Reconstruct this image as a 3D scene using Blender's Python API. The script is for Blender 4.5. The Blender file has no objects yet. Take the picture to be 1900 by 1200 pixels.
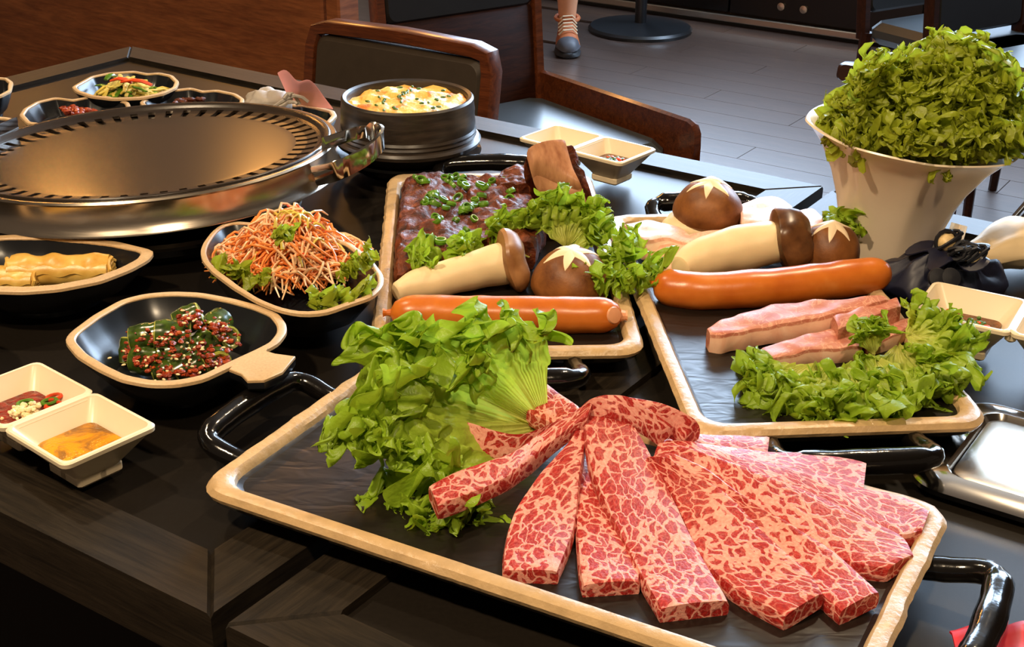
import bpy, bmesh, math, random
import numpy as np
from mathutils import Vector, Matrix, noise

random.seed(7); np.random.seed(7)
SC = bpy.context.scene
COL = SC.collection
TZ = 0.75                                   # height of the table top

# ------------------------------------------------------------------ camera
F = 2500.0; PITCH = math.radians(25); ROLL = math.radians(.5)
CP, SP, CR, SR = math.cos(PITCH), math.sin(PITCH), math.cos(ROLL), math.sin(ROLL)
FWD = Vector((0, CP, -SP)); U0 = Vector((0, SP, CP)); R0 = Vector((1, 0, 0))
RT = CR*R0 + SR*U0; UP = -SR*R0 + CR*U0
CAM = Vector((0, 0, TZ + .5))
cam = bpy.data.objects.new('camera', bpy.data.cameras.new('camera'))
cam.data.sensor_width = 36; cam.data.lens = F/1900*36
cam.data.clip_start = .02; cam.data.clip_end = 60
cam.matrix_world = Matrix(((RT.x, UP.x, -FWD.x, CAM.x), (RT.y, UP.y, -FWD.y, CAM.y), (RT.z, UP.z, -FWD.z, CAM.z), (0, 0, 0, 1)))
COL.objects.link(cam); SC.camera = cam

def W(px, py, dz=0.0, z0=TZ):
    """the point at height z0+dz seen at this place of the photograph"""
    d = FWD*F + RT*(px-950) + UP*(600-py)
    return CAM + d*((z0+dz-CAM.z)/d.z)

def rgb(r, g, b, a=1):
    f = lambda c: (c/255/12.92) if c/255 <= .04045 else ((c/255+.055)/1.055)**2.4
    return (f(r), f(g), f(b), a)

# ------------------------------------------------------------------ world, lights, exposure
world = bpy.data.worlds.new('room_air'); SC.world = world; world.use_nodes = True
bg = world.node_tree.nodes['Background']; bg.inputs[0].default_value = rgb(255, 222, 190); bg.inputs[1].default_value = .10
SC.view_settings.view_transform = 'Standard'; SC.view_settings.look = 'None'
SC.view_settings.gamma = 1; SC.view_settings.exposure = 0.0; SC.view_settings.use_curve_mapping = False

def area(name, loc, aim, power, col, sx, sy=None, shape='DISK'):
    l = bpy.data.lights.new(name, 'AREA'); l.energy = power; l.color = col[:3]; l.shape = shape; l.size = sx
    if sy: l.size_y = sy
    o = bpy.data.objects.new(name, l); COL.objects.link(o); o.location = loc
    o.rotation_euler = (Vector(aim)-Vector(loc)).to_track_quat('-Z', 'Y').to_euler(); return o
WARM = rgb(255, 226, 186); AMBER = rgb(255, 176, 88); SKYC = rgb(200, 226, 255)
area('ceiling_spot', (-.75, .15, 2.35), (.05, .85, .75), 27, WARM, .10)
area('ceiling_spot', (.75, 1.75, 2.35), (0, .95, .75), 15, WARM, .10)
area('ceiling_spot', (.25, -.35, 2.35), (.2, .8, .75), 16, WARM, .12)
area('ceiling_spot', (-.9, 1.55, 2.35), (-.4, 1.2, .75), 11, WARM, .10)
for x, y in ((-1.5, 4.0), (-.85, 4.25), (-.25, 4.0)):
    area('pendant_lamp', (x, y, 1.85), (x*.6, 1.3, .8), 4.2, AMBER, .12)
# daylight through two tall windows of the far wall (the far wall runs along the row of tables)
WINS = (((.802, 5.718, 1.72), 1.7, 2.76), ((2.5, 4.58, 1.72), 2.0, 2.76))
for c_, w_, h_ in WINS:
    area('window_light', c_, (c_[0]-.556, c_[1]-.831, c_[2]-.12), 340, SKYC, w_, h_, 'RECTANGLE')

# ------------------------------------------------------------------ materials
MATS = {}
class NT:
    def __init__(s, name):
        s.m = bpy.data.materials.new(name); s.m.use_nodes = True; s.t = s.m.node_tree; s.n = s.t.nodes
        s.b = s.n['Principled BSDF']; s.out = s.n['Material Output']
        MATS[name] = s.m
    def node(s, typ, **kw):
        x = s.n.new(typ)
        for k, v in kw.items():
            if k.startswith('i_'): x.inputs[k[2:].replace('_', ' ')].default_value = v
            else: setattr(x, k, v)
        return x
    def link(s, a, b): s.t.links.new(a, b)
    def coords(s, kind='Object', scale=(1, 1, 1), rand=False, rot=0):
        tc = s.node('ShaderNodeTexCoord'); mp = s.node('ShaderNodeMapping'); mp.inputs['Scale'].default_value = scale; src = tc.outputs[kind]
        if rot:
            m0 = s.node('ShaderNodeMapping'); m0.inputs['Rotation'].default_value = (0, 0, rot); s.link(src, m0.inputs['Vector']); src = m0.outputs['Vector']
        s.link(src, mp.inputs['Vector'])
        if rand:
            oi = s.node('ShaderNodeObjectInfo'); mu = s.node('ShaderNodeMath', operation='MULTIPLY'); mu.inputs[1].default_value = 37.0
            s.link(oi.outputs['Random'], mu.inputs[0]); s.link(mu.outputs[0], mp.inputs['Location'])
        return mp.outputs['Vector']
    def noise(s, vec, scale, detail=4, rough=.55, dist=0):
        x = s.node('ShaderNodeTexNoise'); x.inputs['Scale'].default_value = scale; x.inputs['Detail'].default_value = detail
        x.inputs['Roughness'].default_value = rough; x.inputs['Distortion'].default_value = dist
        if vec is not None: s.link(vec, x.inputs['Vector'])
        return x.outputs['Fac']
    def ramp(s, fac, stops, interp='LINEAR'):
        x = s.node('ShaderNodeValToRGB'); e = x.color_ramp.elements; x.color_ramp.interpolation = interp
        while len(e) < len(stops): e.new(.5)
        for el, (p, c) in zip(e, stops): el.position = p; el.color = c if len(c) == 4 else (*c, 1)
        s.link(fac, x.inputs['Fac']); return x.outputs['Color']
    def mix(s, fac, a, b, blend='MIX'):
        x = s.node('ShaderNodeMix', data_type='RGBA', blend_type=blend)
        for sock, v in ((x.inputs[0], fac), (x.inputs[6], a), (x.inputs[7], b)):
            if hasattr(v, 'is_linked'): s.link(v, sock)
            else: sock.default_value = v
        return x.outputs[2]
    def math(s, op, a, b=None):
        x = s.node('ShaderNodeMath', operation=op)
        for i, v in enumerate((a, b)):
            if v is None: continue
            if hasattr(v, 'is_linked'): s.link(v, x.inputs[i])
            else: x.inputs[i].default_value = v
        return x.outputs[0]
    def set(s, **kw):
        for k, v in kw.items():
            sock = s.b.inputs[k.replace('_', ' ')]
            if hasattr(v, 'is_linked'): s.link(v, sock)
            else: sock.default_value = v
        return s
    def bump(s, h, strength=.3, dist=.002):
        x = s.node('ShaderNodeBump'); x.inputs['Strength'].default_value = strength; x.inputs['Distance'].default_value = dist
        s.link(h, x.inputs['Height']); s.link(x.outputs['Normal'], s.b.inputs['Normal']); return s

def simple(name, col, rough=.5, metal=0, spec=.5, var=.0, vs=40, bump=0, bs=60, bd=.001, sss=0, coat=0):
    n = NT(name); v = n.coords(rand=True)
    if var:
        f = n.noise(v, vs, 4); lo = tuple(c*(1-var) for c in col[:3])+(1,); hi = tuple(min(1, c*(1+var)) for c in col[:3])+(1,)
        n.set(Base_Color=n.ramp(f, [(.3, lo), (.7, hi)]))
    else: n.set(Base_Color=col)
    n.set(Roughness=rough, Metallic=metal, Specular_IOR_Level=spec, Coat_Weight=coat)
    if sss:
        n.set(Subsurface_Weight=sss, Subsurface_Radius=(.006, .003, .0015), Subsurface_Scale=1.0)
    if bump: n.bump(n.noise(v, bs, 5), bump, bd)
    return n.m

def wood(name, dark, light, rough=.35, scale=(1, 8, 8), coat=0, rand=True, bump=.12, n1=6, rot=0, spec=.5):
    n = NT(name); v = n.coords(scale=scale, rand=rand, rot=rot)
    f = n.noise(v, n1, 7, .62, 1.2); g = n.noise(v, n1*6, 4, .6)
    c = n.ramp(f, [(.28, dark), (.72, light)]); d = n.ramp(g, [(.35, (.55, .55, .55)), (.65, (1.1, 1.1, 1.1))])
    n.set(Base_Color=n.mix(.6, c, d, 'MULTIPLY'), Roughness=rough, Coat_Weight=coat, Coat_Roughness=.22)
    n.bump(g, bump, .0008); n.set(Specular_IOR_Level=spec); return n.m

wood('table_wood', rgb(22, 18, 14), rgb(50, 42, 32), .46, (2, 26, 26), n1=5, spec=.18)
simple('table_top', rgb(27, 23, 19), .38, spec=.14, var=.10, vs=300, bump=.06, bs=900, bd=.0004)
wood('panel_wood', rgb(112, 58, 30), rgb(162, 96, 54), .42, (1.3, 1.3, 11), n1=3, rand=False)
wood('chair_wood', rgb(64, 28, 13), rgb(118, 60, 29), .28, (1.5, 14, 14), coat=.3)
wood('dark_chair_wood', rgb(30, 14, 8), rgb(66, 34, 20), .4, (1.5, 14, 14), spec=.25)
wood('floor_wood', rgb(64, 47, 39), rgb(88, 66, 54), .36, (1.4, 14, 14), n1=4, spec=1.0, coat=.8, bump=.02, rot=math.radians(33.8))
simple('leather', rgb(24, 21, 19), .42, spec=.5, var=.1, bump=.15, bs=350, bd=.0006)
simple('under_table_black', rgb(12, 10, 9), .6, spec=.2, bump=.1, bs=300, bd=.0005)
simple('brown_leather', rgb(58, 48, 38), .5, spec=.4, var=.08, bump=.12, bs=350, bd=.0006)
simple('blue_leather', rgb(66, 72, 76), .32, spec=.5, var=.06)
simple('black_panel', rgb(13, 11, 10), .3)
simple('light_metal', rgb(205, 190, 170), .3, 1)
simple('wall_paint', rgb(120, 96, 70), .7)
simple('black_metal', rgb(22, 24, 27), .35, spec=.6)
n = NT('chrome'); v = n.coords(); n.set(Base_Color=rgb(214, 208, 200), Metallic=1, Roughness=.12)
n = NT('brushed_steel'); v = n.coords(scale=(1, 1, 30)); n.set(Base_Color=rgb(206, 194, 178), Metallic=1, Roughness=n.ramp(n.noise(v, 40, 4), [(.3, (.22,)*3), (.7, (.27,)*3)]))
simple('pan_iron', rgb(40, 31, 24), .27, spec=.5, var=.12, vs=60, bump=.08, bs=500, bd=.0004)
simple('black_iron', rgb(16, 14, 13), .35)
simple('dish_black', rgb(22, 24, 28), .25, spec=.6, bump=.04, bs=120, bd=.0006)
simple('dish_tan', rgb(198, 166, 124), .38, var=.12, vs=500, bump=.08, bs=400, bd=.0004)
simple('tray_tan', rgb(192, 160, 116), .34, var=.10, vs=90, bump=.5, bs=130, bd=.0016)
n = NT('tray_black'); v = n.coords(scale=(1, 2.2, 1)); f = n.noise(v, 34, 2, .45, .6)
n.set(Base_Color=rgb(26, 21, 17), Roughness=.34, Specular_IOR_Level=.35); n.bump(f, .35, .0025)
simple('black_glaze', rgb(14, 12, 11), .14, spec=.7, bump=.25, bs=70, bd=.0016)
simple('white_melamine', rgb(236, 218, 186), .32, spec=.5, var=.02)
simple('white_bowl', rgb(232, 214, 190), .26, spec=.5, var=.02, sss=0)
n = NT('stone_pot'); v = n.coords(scale=(1, 1, 8)); f = n.noise(v, 25, 5)
n.set(Base_Color=n.ramp(f, [(.3, rgb(30, 25, 21)), (.7, rgb(62, 52, 44))]), Roughness=.35); n.bump(f, .3, .001)
simple('black_plastic', rgb(18, 18, 19), .3)
n = NT('steamed_egg'); v = n.coords(); f = n.noise(v, 60, 5)
n.set(Base_Color=n.ramp(f, [(.36, rgb(206, 120, 40)), (.47, rgb(236, 184, 84)), (.7, rgb(246, 214, 124))]), Roughness=.4, Subsurface_Weight=.2, Subsurface_Radius=(.005, .003, .001)); n.bump(n.noise(v, 90, 5), .8, .003)
simple('scallion', rgb(92, 136, 34), .3, var=.35, vs=90)
simple('chopped_scallion', rgb(70, 108, 26), .35, var=.4, vs=120)

# beef: red muscle islands in a net of fat
n = NT('marbled_beef'); tc = n.node('ShaderNodeAttribute', attribute_name='grain'); mp = n.node('ShaderNodeMapping'); n.link(tc.outputs['Vector'], mp.inputs['Vector'])
oi = n.node('ShaderNodeObjectInfo'); mu = n.math('MULTIPLY', oi.outputs['Random'], 31.0); n.link(mu, mp.inputs['Location'])
vec = mp.outputs['Vector']
nz = n.node('ShaderNodeTexNoise'); nz.inputs['Scale'].default_value = 95; nz.inputs['Detail'].default_value = 4; n.link(vec, nz.inputs['Vector'])
off = n.node('ShaderNodeVectorMath', operation='MULTIPLY_ADD'); n.link(nz.outputs['Color'], off.inputs[0]); off.inputs[1].default_value = (.012, .012, .012); n.link(vec, off.inputs[2])
sc1 = n.node('ShaderNodeMapping'); sc1.inputs['Scale'].default_value = (92, 145, 116); n.link(off.outputs[0], sc1.inputs['Vector'])
vo = n.node('ShaderNodeTexVoronoi', feature='DISTANCE_TO_EDGE'); vo.inputs['Scale'].default_value = 1; n.link(sc1.outputs[0], vo.inputs['Vector'])
sc2 = n.node('ShaderNodeMapping'); sc2.inputs['Scale'].default_value = (230, 360, 280); n.link(off.outputs[0], sc2.inputs['Vector'])
vo2 = n.node('ShaderNodeTexVoronoi', feature='DISTANCE_TO_EDGE'); vo2.inputs['Scale'].default_value = 1; n.link(sc2.outputs[0], vo2.inputs['Vector'])
big = n.noise(vec, 38, 3); fine = n.noise(vec, 420, 3)
thr = n.ramp(big, [(.34, (.018,)*3), (.50, (.052,)*3), (.68, (.18,)*3)])
d1 = n.math('SUBTRACT', vo.outputs['Distance'], thr)
m1 = n.ramp(n.math('MULTIPLY', d1, 9.0), [(.0, (0, 0, 0)), (.5, (1, 1, 1))])
m2 = n.ramp(vo2.outputs['Distance'], [(.02, (.78,)*3), (.10, (1, 1, 1))])
meatc = n.ramp(fine, [(.3, rgb(142, 26, 26)), (.55, rgb(172, 42, 38)), (.75, rgb(192, 66, 56))])
fatc = n.ramp(fine, [(.3, rgb(218, 136, 122)), (.7, rgb(236, 172, 154))])
fac = n.math('MULTIPLY', m1, m2)
n.set(Base_Color=n.mix(fac, fatc, meatc), Roughness=.40, Specular_IOR_Level=.3, Subsurface_Weight=.18, Subsurface_Radius=(.005, .0016, .001))
n.bump(n.math('ADD', n.math('MULTIPLY', m1, -.5), fine), .35, .0012)

def meat2(name, c_lo, c_hi, f_lo, f_hi, vein, vs=60, veinamt=.5):
    """pink meat; the attribute 'fat' marks the fatty edge"""
    n = NT(name); v = n.coords(rand=True); f = n.noise(v, vs, 5, .6, .8); at = n.node('ShaderNodeAttribute', attribute_name='fat')
    f2 = n.noise(v, 45, 3, .5, 2.5)
    meat = n.ramp(f, [(.3, c_lo), (.7, c_hi)]); fat = n.ramp(f, [(.3, f_lo), (.7, f_hi)])
    vn = n.ramp(f2, [(.46, (0, 0, 0)), (.5, (veinamt,)*3), (.54, (0, 0, 0))])
    meat = n.mix(vn, meat, vein)
    fa = n.math('ADD', at.outputs['Fac'], n.math('MULTIPLY', n.math('SUBTRACT', n.noise(v, 70, 3), .5), .6))
    fm = n.ramp(fa, [(.42, (0, 0, 0)), (.58, (1, 1, 1))])
    n.set(Base_Color=n.mix(fm, meat, fat), Specular_IOR_Level=.3, Roughness=.45, Subsurface_Weight=.15, Subsurface_Radius=(.006, .003, .002)); n.bump(f, .3, .0012)
meat2('pork_loin', rgb(180, 100, 80), rgb(204, 138, 112), rgb(232, 176, 146), rgb(246, 206, 178), rgb(238, 190, 160), 60)
meat2('pork_belly', rgb(232, 172, 148), rgb(246, 206, 182), rgb(246, 212, 186), rgb(252, 230, 208), rgb(220, 140, 120), 50)
n = NT('braised_rib'); v = n.coords(rand=True); f = n.noise(v, 75, 6, .62, .8); g = n.noise(v, 240, 4)
n.set(Base_Color=n.ramp(f, [(.3, rgb(40, 15, 6)), (.5, rgb(92, 40, 18)), (.68, rgb(136, 68, 34))]), Roughness=n.ramp(g, [(.35, (.30,)*3), (.65, (.62,)*3)]), Specular_IOR_Level=.32)
n.bump(n.math('ADD', f, n.math('MULTIPLY', g, .5)), .8, .0035)
n = NT('rib_bone'); v = n.coords(scale=(1, 1, .25), rand=True); f = n.noise(v, 90, 4)
n.set(Base_Color=n.ramp(f, [(.3, rgb(150, 92, 62)), (.65, rgb(208, 150, 112))]), Roughness=.4); n.bump(f, .5, .002)

# sausage, mushrooms
n = NT('sausage_skin'); v = n.coords(rand=True); f = n.noise(v, 28, 4)
n.set(Base_Color=n.ramp(f, [(.3, rgb(186, 92, 22)), (.6, rgb(208, 116, 38)), (.8, rgb(222, 142, 70))]), Roughness=.30, Specular_IOR_Level=.5, Subsurface_Weight=.12, Subsurface_Radius=(.006, .002, .001)); n.bump(n.noise(v, 160, 3), .12, .001)
simple('sausage_end', rgb(228, 160, 118), .4, var=.1)
simple('mushroom_stem', rgb(238, 214, 168), .45, var=.05, vs=40, bump=.12, bs=120, bd=.001, sss=.15)
n = NT('oyster_cap'); v = n.coords(rand=True); f = n.noise(v, 60, 4)
n.set(Base_Color=n.ramp(f, [(.3, rgb(128, 82, 44)), (.7, rgb(170, 122, 76))]), Roughness=.38); n.bump(f, .2, .001)
n = NT('dark_cap'); v = n.coords(rand=True); f = n.noise(v, 60, 4)
n.set(Base_Color=n.ramp(f, [(.3, rgb(72, 42, 20)), (.7, rgb(124, 82, 46))]), Roughness=.3); n.bump(f, .2, .001)
n = NT('shiitake_cap'); v = n.coords(rand=True); f = n.noise(v, 50, 6); g = n.noise(v, 400, 3)
n.set(Base_Color=n.ramp(f, [(.3, rgb(92, 50, 20)), (.7, rgb(146, 92, 44))]), Roughness=.48, Specular_IOR_Level=.4); n.bump(n.math('ADD', f, n.math('MULTIPLY', g, .4)), .3, .001)
simple('star_flesh', rgb(246, 222, 184), .5, var=.04)

# lettuce: colour runs from the pale rib to the green frill
def lettuce_mat(name, base, mid, edge):
    n = NT(name); at = n.node('ShaderNodeAttribute', attribute_name='fat'); v = n.coords(rand=True)
    f = n.math('ADD', at.outputs['Fac'], n.math('MULTIPLY', n.math('SUBTRACT', n.noise(v, 60, 3), .5), .35))
    c = n.ramp(f, [(.12, base), (.5, mid), (.95, edge)])
    n.set(Base_Color=c, Roughness=.36, Specular_IOR_Level=.45); n.bump(n.noise(v, 260, 4), .55, .0016)
    tr = n.node('ShaderNodeBsdfTranslucent'); n.link(n.mix(.5, c, rgb(214, 226, 60)), tr.inputs['Color'])
    mx = n.node('ShaderNodeMixShader'); mx.inputs[0].default_value = .40
    n.link(n.b.outputs[0], mx.inputs[1]); n.link(tr.outputs[0], mx.inputs[2]); n.link(mx.outputs[0], n.out.inputs['Surface'])
lettuce_mat('lettuce', rgb(222, 222, 122), rgb(178, 200, 70), rgb(152, 186, 46))
lettuce_mat('lettuce_deep', rgb(210, 208, 110), rgb(176, 188, 62), rgb(160, 172, 46))

simple('radish_orange', rgb(238, 140, 70), .35, var=.2, vs=30, sss=.1)
simple('radish_pale', rgb(244, 196, 150), .32, var=.12, vs=30, sss=.1)
simple('sprout_yellow', rgb(212, 190, 84), .35, var=.15)
n = NT('cucumber'); v = n.coords(rand=True); f = n.noise(v, 120, 4); at = n.node('ShaderNodeAttribute', attribute_name='fat')
skin = n.ramp(f, [(.3, rgb(28, 44, 10)), (.7, rgb(74, 98, 26))]); n.set(Base_Color=n.mix(at.outputs['Fac'], skin, rgb(168, 170, 70)), Roughness=.2, Specular_IOR_Level=.7)
n = NT('chili_paste'); v = n.coords(); f = n.noise(v, 260, 4)
n.set(Base_Color=n.ramp(f, [(.35, rgb(112, 30, 8)), (.6, rgb(170, 64, 24)), (.75, rgb(206, 124, 56))]), Roughness=.25); n.bump(f, .8, .002)
simple('sesame', rgb(240, 216, 160), .4)
n = NT('egg_roll'); v = n.coords(); f = n.noise(v, 45, 5)
n.set(Base_Color=n.ramp(f, [(.35, rgb(204, 152, 58)), (.6, rgb(226, 184, 92)), (.8, rgb(236, 206, 130))]), Roughness=.34, Subsurface_Weight=.15, Subsurface_Radius=(.005, .003, .001)); n.bump(f, .4, .002)
simple('cabbage', rgb(226, 206, 120), .3, var=.15, vs=50, sss=.1)
simple('red_pepper', rgb(212, 70, 30), .25, var=.15)
simple('green_pepper', rgb(80, 124, 30), .25, var=.2)
n = NT('oil_dip'); v = n.coords(); f = n.noise(v, 42, 4, .6, .8)
n.set(Base_Color=n.ramp(f, [(.42, rgb(224, 150, 30)), (.56, rgb(150, 100, 40)), (.7, rgb(120, 88, 50))]), Roughness=.12); n.bump(n.noise(v, 420, 3), .3, .001)
n = NT('red_dip'); v = n.coords(); f = n.noise(v, 140, 5)
n.set(Base_Color=n.ramp(f, [(.3, rgb(70, 12, 6)), (.6, rgb(140, 30, 14)), (.75, rgb(170, 60, 24))]), Roughness=.12); n.bump(f, .7, .003)
n = NT('soy_dip'); v = n.coords(); f = n.noise(v, 120, 4)
n.set(Base_Color=n.ramp(f, [(.3, rgb(70, 30, 10)), (.6, rgb(120, 62, 26)), (.75, rgb(150, 100, 50))]), Roughness=.14); n.bump(f, .5, .002)
simple('garlic', rgb(238, 216, 164), .35, var=.08, bump=.5, bs=220, bd=.002)
simple('navy_satin', rgb(22, 24, 46), .45, spec=.5, var=.15, vs=20)
simple('navy_cord', rgb(14, 15, 24), .5)
simple('bead', rgb(226, 196, 140), .4, var=.2, vs=200)
simple('cream_cloth', rgb(226, 200, 156), .6, var=.05)
simple('pink_cloth', rgb(250, 172, 172), .6, var=.06)
simple('grey_cloth', rgb(172, 162, 150), .6, var=.06)
simple('red_paper', rgb(206, 22, 34), .5)
simple('skin', rgb(214, 150, 112), .5, var=.05, sss=.1)
simple('shoe_orange', rgb(176, 96, 50), .6, var=.15); simple('shoe_grey', rgb(74, 74, 80), .55, var=.1)
simple('shoe_cream', rgb(226, 206, 172), .6); simple('shoe_sole', rgb(30, 30, 33), .6); simple('shorts_cloth', rgb(40, 42, 50), .8)

# ------------------------------------------------------------------ builders
class MB:
    def __init__(s): s.v = []; s.f = []; s.fm = []; s.uv = None; s.fat = None; s.mi = 0
    def add(s, vs, fs):
        o = len(s.v); s.v += [Vector(p) for p in vs]; s.f += [tuple(i+o for i in f) for f in fs]; s.fm += [s.mi]*len(fs); return o
    def loft(s, rings, caps=True, closed=True, loop=False):
        k = len(rings[0]); vs = [p for r in rings for p in r]; fs = []
        for i in range(len(rings)-(0 if loop else 1)):
            a = i*k; b = ((i+1) % len(rings))*k
            for j in range(k if closed else k-1):
                j2 = (j+1) % k; fs.append((a+j, a+j2, b+j2, b+j))
        if caps: fs.append(tuple(reversed(range(k)))); fs.append(tuple(range((len(rings)-1)*k, len(rings)*k)))
        s.add(vs, fs); return s
    def box(s, c, sx, sy, sz, rot=0, bev=0.0):
        """box of full size (sx,sy,sz) around c with rounded upright and long edges"""
        b = min(bev, sx*.45, sy*.45, sz*.45); cr, sr = math.cos(rot), math.sin(rot); rings = []
        def ring(i, z):
            x, y = sx/2-i, sy/2-i; e = max(b-i*.0, 1e-5); pts = []
            if b <= 0: q = [(-x, -y), (x, -y), (x, y), (-x, y)]
            else: q = [(-x+e, -y), (x-e, -y), (x, -y+e), (x, y-e), (x-e, y), (-x+e, y), (-x, y-e), (-x, -y+e)]
            return [Vector((c[0]+cr*p-sr*r, c[1]+sr*p+cr*r, c[2]+z)) for p, r in q]
        if b <= 0: rings = [ring(0, -sz/2), ring(0, sz/2)]
        else: rings = [ring(b*.8, -sz/2), ring(0, -sz/2+b), ring(0, sz/2-b), ring(b*.8, sz/2)]
        return s.loft(rings)
    def tube(s, pts, rad, seg=10, caps=True, flat=1.0, upv=None):
        pts = [Vector(p) for p in pts]; n = len(pts); R = rad if isinstance(rad, (list, tuple)) else [rad]*n; rings = []; last = None
        for i, p in enumerate(pts):
            t = (pts[min(i+1, n-1)]-pts[max(i-1, 0)]).normalized()
            if last is None:
                a = Vector(upv) if upv else (Vector((0, 0, 1)) if abs(t.z) < .9 else Vector((1, 0, 0)))
            else: a = last
            a = (a-t*a.dot(t)).normalized(); b = t.cross(a); last = a
            rings.append([p+(a*math.cos(2*math.pi*j/seg)*flat+b*math.sin(2*math.pi*j/seg))*R[i] for j in range(seg)])
        return s.loft(rings, caps)
    def lathe(s, prof, c, seg=48, axis=None, ripple=None):
        """profile (r,h) round an axis"""
        z = Vector(axis).normalized() if axis is not None else Vector((0, 0, 1)); x = z.orthogonal().normalized() if axis is not None else Vector((1, 0, 0)); y = z.cross(x); c = Vector(c)
        rings = []
        for k, (r, h) in enumerate(prof):
            ring = []
            for j in range(seg):
                a = 2*math.pi*j/seg; rr, hh = (r, h) if ripple is None else ripple(k, r, h, a)
                ring.append(c+(x*math.cos(a)+y*math.sin(a))*rr+z*hh)
            rings.append(ring)
        return s.loft(rings)
    def blob(s, c, rx, ry, rz, rot=0, seg=14, rg=8, lump=0, ls=60, seed=0):
        cr, sr = math.cos(rot), math.sin(rot); rings = []
        for i in range(rg+1):
            th = math.pi*(i/rg) if 0 < i < rg else (.02 if i == 0 else math.pi-.02); ring = []
            for j in range(seg):
                a = 2*math.pi*j/seg; d = Vector((math.sin(th)*math.cos(a), math.sin(th)*math.sin(a), -math.cos(th)))
                k = 1+(lump*noise.noise(d*2.2+Vector((seed*3.7, seed, 0))) if lump else 0)
                x, y, z = d.x*rx*k, d.y*ry*k, d.z*rz*k
                ring.append(Vector((c[0]+cr*x-sr*y, c[1]+sr*x+cr*y, c[2]+z)))
            rings.append(ring)
        return s.loft(rings)

def link(o, parent=None):
    COL.objects.link(o)
    if parent is not None: o.parent = parent
    return o
def root_loc(p):
    while p.parent is not None: p = p.parent
    return p.location.copy()
def tag(o, label=None, cat=None, group=None, kind=None):
    for k, v in (('label', label), ('category', cat), ('group', group), ('kind', kind)):
        if v: o[k] = v
    return o
def thing(name, loc, label, cat, group=None, rz=0):
    o = bpy.data.objects.new(name, None); o.empty_display_size = .02; o.location = loc; o.rotation_euler = (0, 0, rz); COL.objects.link(o)
    return tag(o, label, cat, group)
def obj(name, mb, mat, parent=None, loc=None, local=False, sharp=.58, smooth=True):
    """one mesh object; world-space verts unless local"""
    me = bpy.data.meshes.new(name)
    if loc is None: loc = Vector((0, 0, 0))
    base = Vector(loc)
    if parent is not None and not local: base = root_loc(parent)
    vs = [v-base for v in mb.v]
    me.from_pydata(vs, [], mb.f)
    mats = mat if isinstance(mat, (list, tuple)) else [mat]
    for m in mats: me.materials.append(MATS[m])
    if len(mats) > 1: me.polygons.foreach_set('material_index', mb.fm)
    bm = bmesh.new(); bm.from_mesh(me); bmesh.ops.recalc_face_normals(bm, faces=bm.faces)
    for f in bm.faces: f.smooth = smooth
    for e in bm.edges:
        if len(e.link_faces) == 2 and e.calc_face_angle(0) > sharp: e.smooth = False
    bm.to_mesh(me); bm.free()
    if mb.fat is not None: me.attributes.new('fat', 'FLOAT', 'POINT').data.foreach_set('value', mb.fat)
    if mb.uv is not None: me.attributes.new('grain', 'FLOAT_VECTOR', 'POINT').data.foreach_set('vector', np.array(mb.uv, dtype=np.float32).ravel())
    o = bpy.data.objects.new(name, me); link(o, parent)
    if parent is None: o.location = base
    return o
def single(name, mb, mat, label, cat, group=None, kind=None, **kw):
    """a thing that is one mesh, its origin at its base"""
    xs = [v.x for v in mb.v]; ys = [v.y for v in mb.v]; zs = [v.z for v in mb.v]
    loc = Vector(((min(xs)+max(xs))/2, (min(ys)+max(ys))/2, min(zs)))
    return tag(obj(name, mb, mat, None, loc, **kw), label, cat, group, kind)
def struct(name, mb, mat, parent=None, **kw):
    o = obj(name, mb, mat, parent, **kw)
    if parent is None: o['kind'] = 'structure'
    return o
def copy_tree(o, parent=None):
    c = o.copy(); COL.objects.link(c)
    if parent is not None: c.parent = parent
    for ch in o.children: copy_tree(ch, c)
    return c

def cat_rom(P_, n):
    """resample a list of equal-length tuples along a Catmull-Rom spline"""
    A = np.array(P_, dtype=float); m = len(A); out = []
    if m == 2: return [tuple(A[0]+(A[1]-A[0])*i/(n-1)) for i in range(n)]
    E = np.vstack([2*A[0]-A[1], A, 2*A[-1]-A[-2]])
    for i in range(n):
        t = i/(n-1)*(m-1); k = min(int(t), m-2); f = t-k; p0, p1, p2, p3 = E[k], E[k+1], E[k+2], E[k+3]
        out.append(tuple(.5*((2*p1)+(-p0+p2)*f+(2*p0-5*p1+4*p2-p3)*f*f+(-p0+3*p1-3*p2+p3)*f**3)))
    return out

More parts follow.
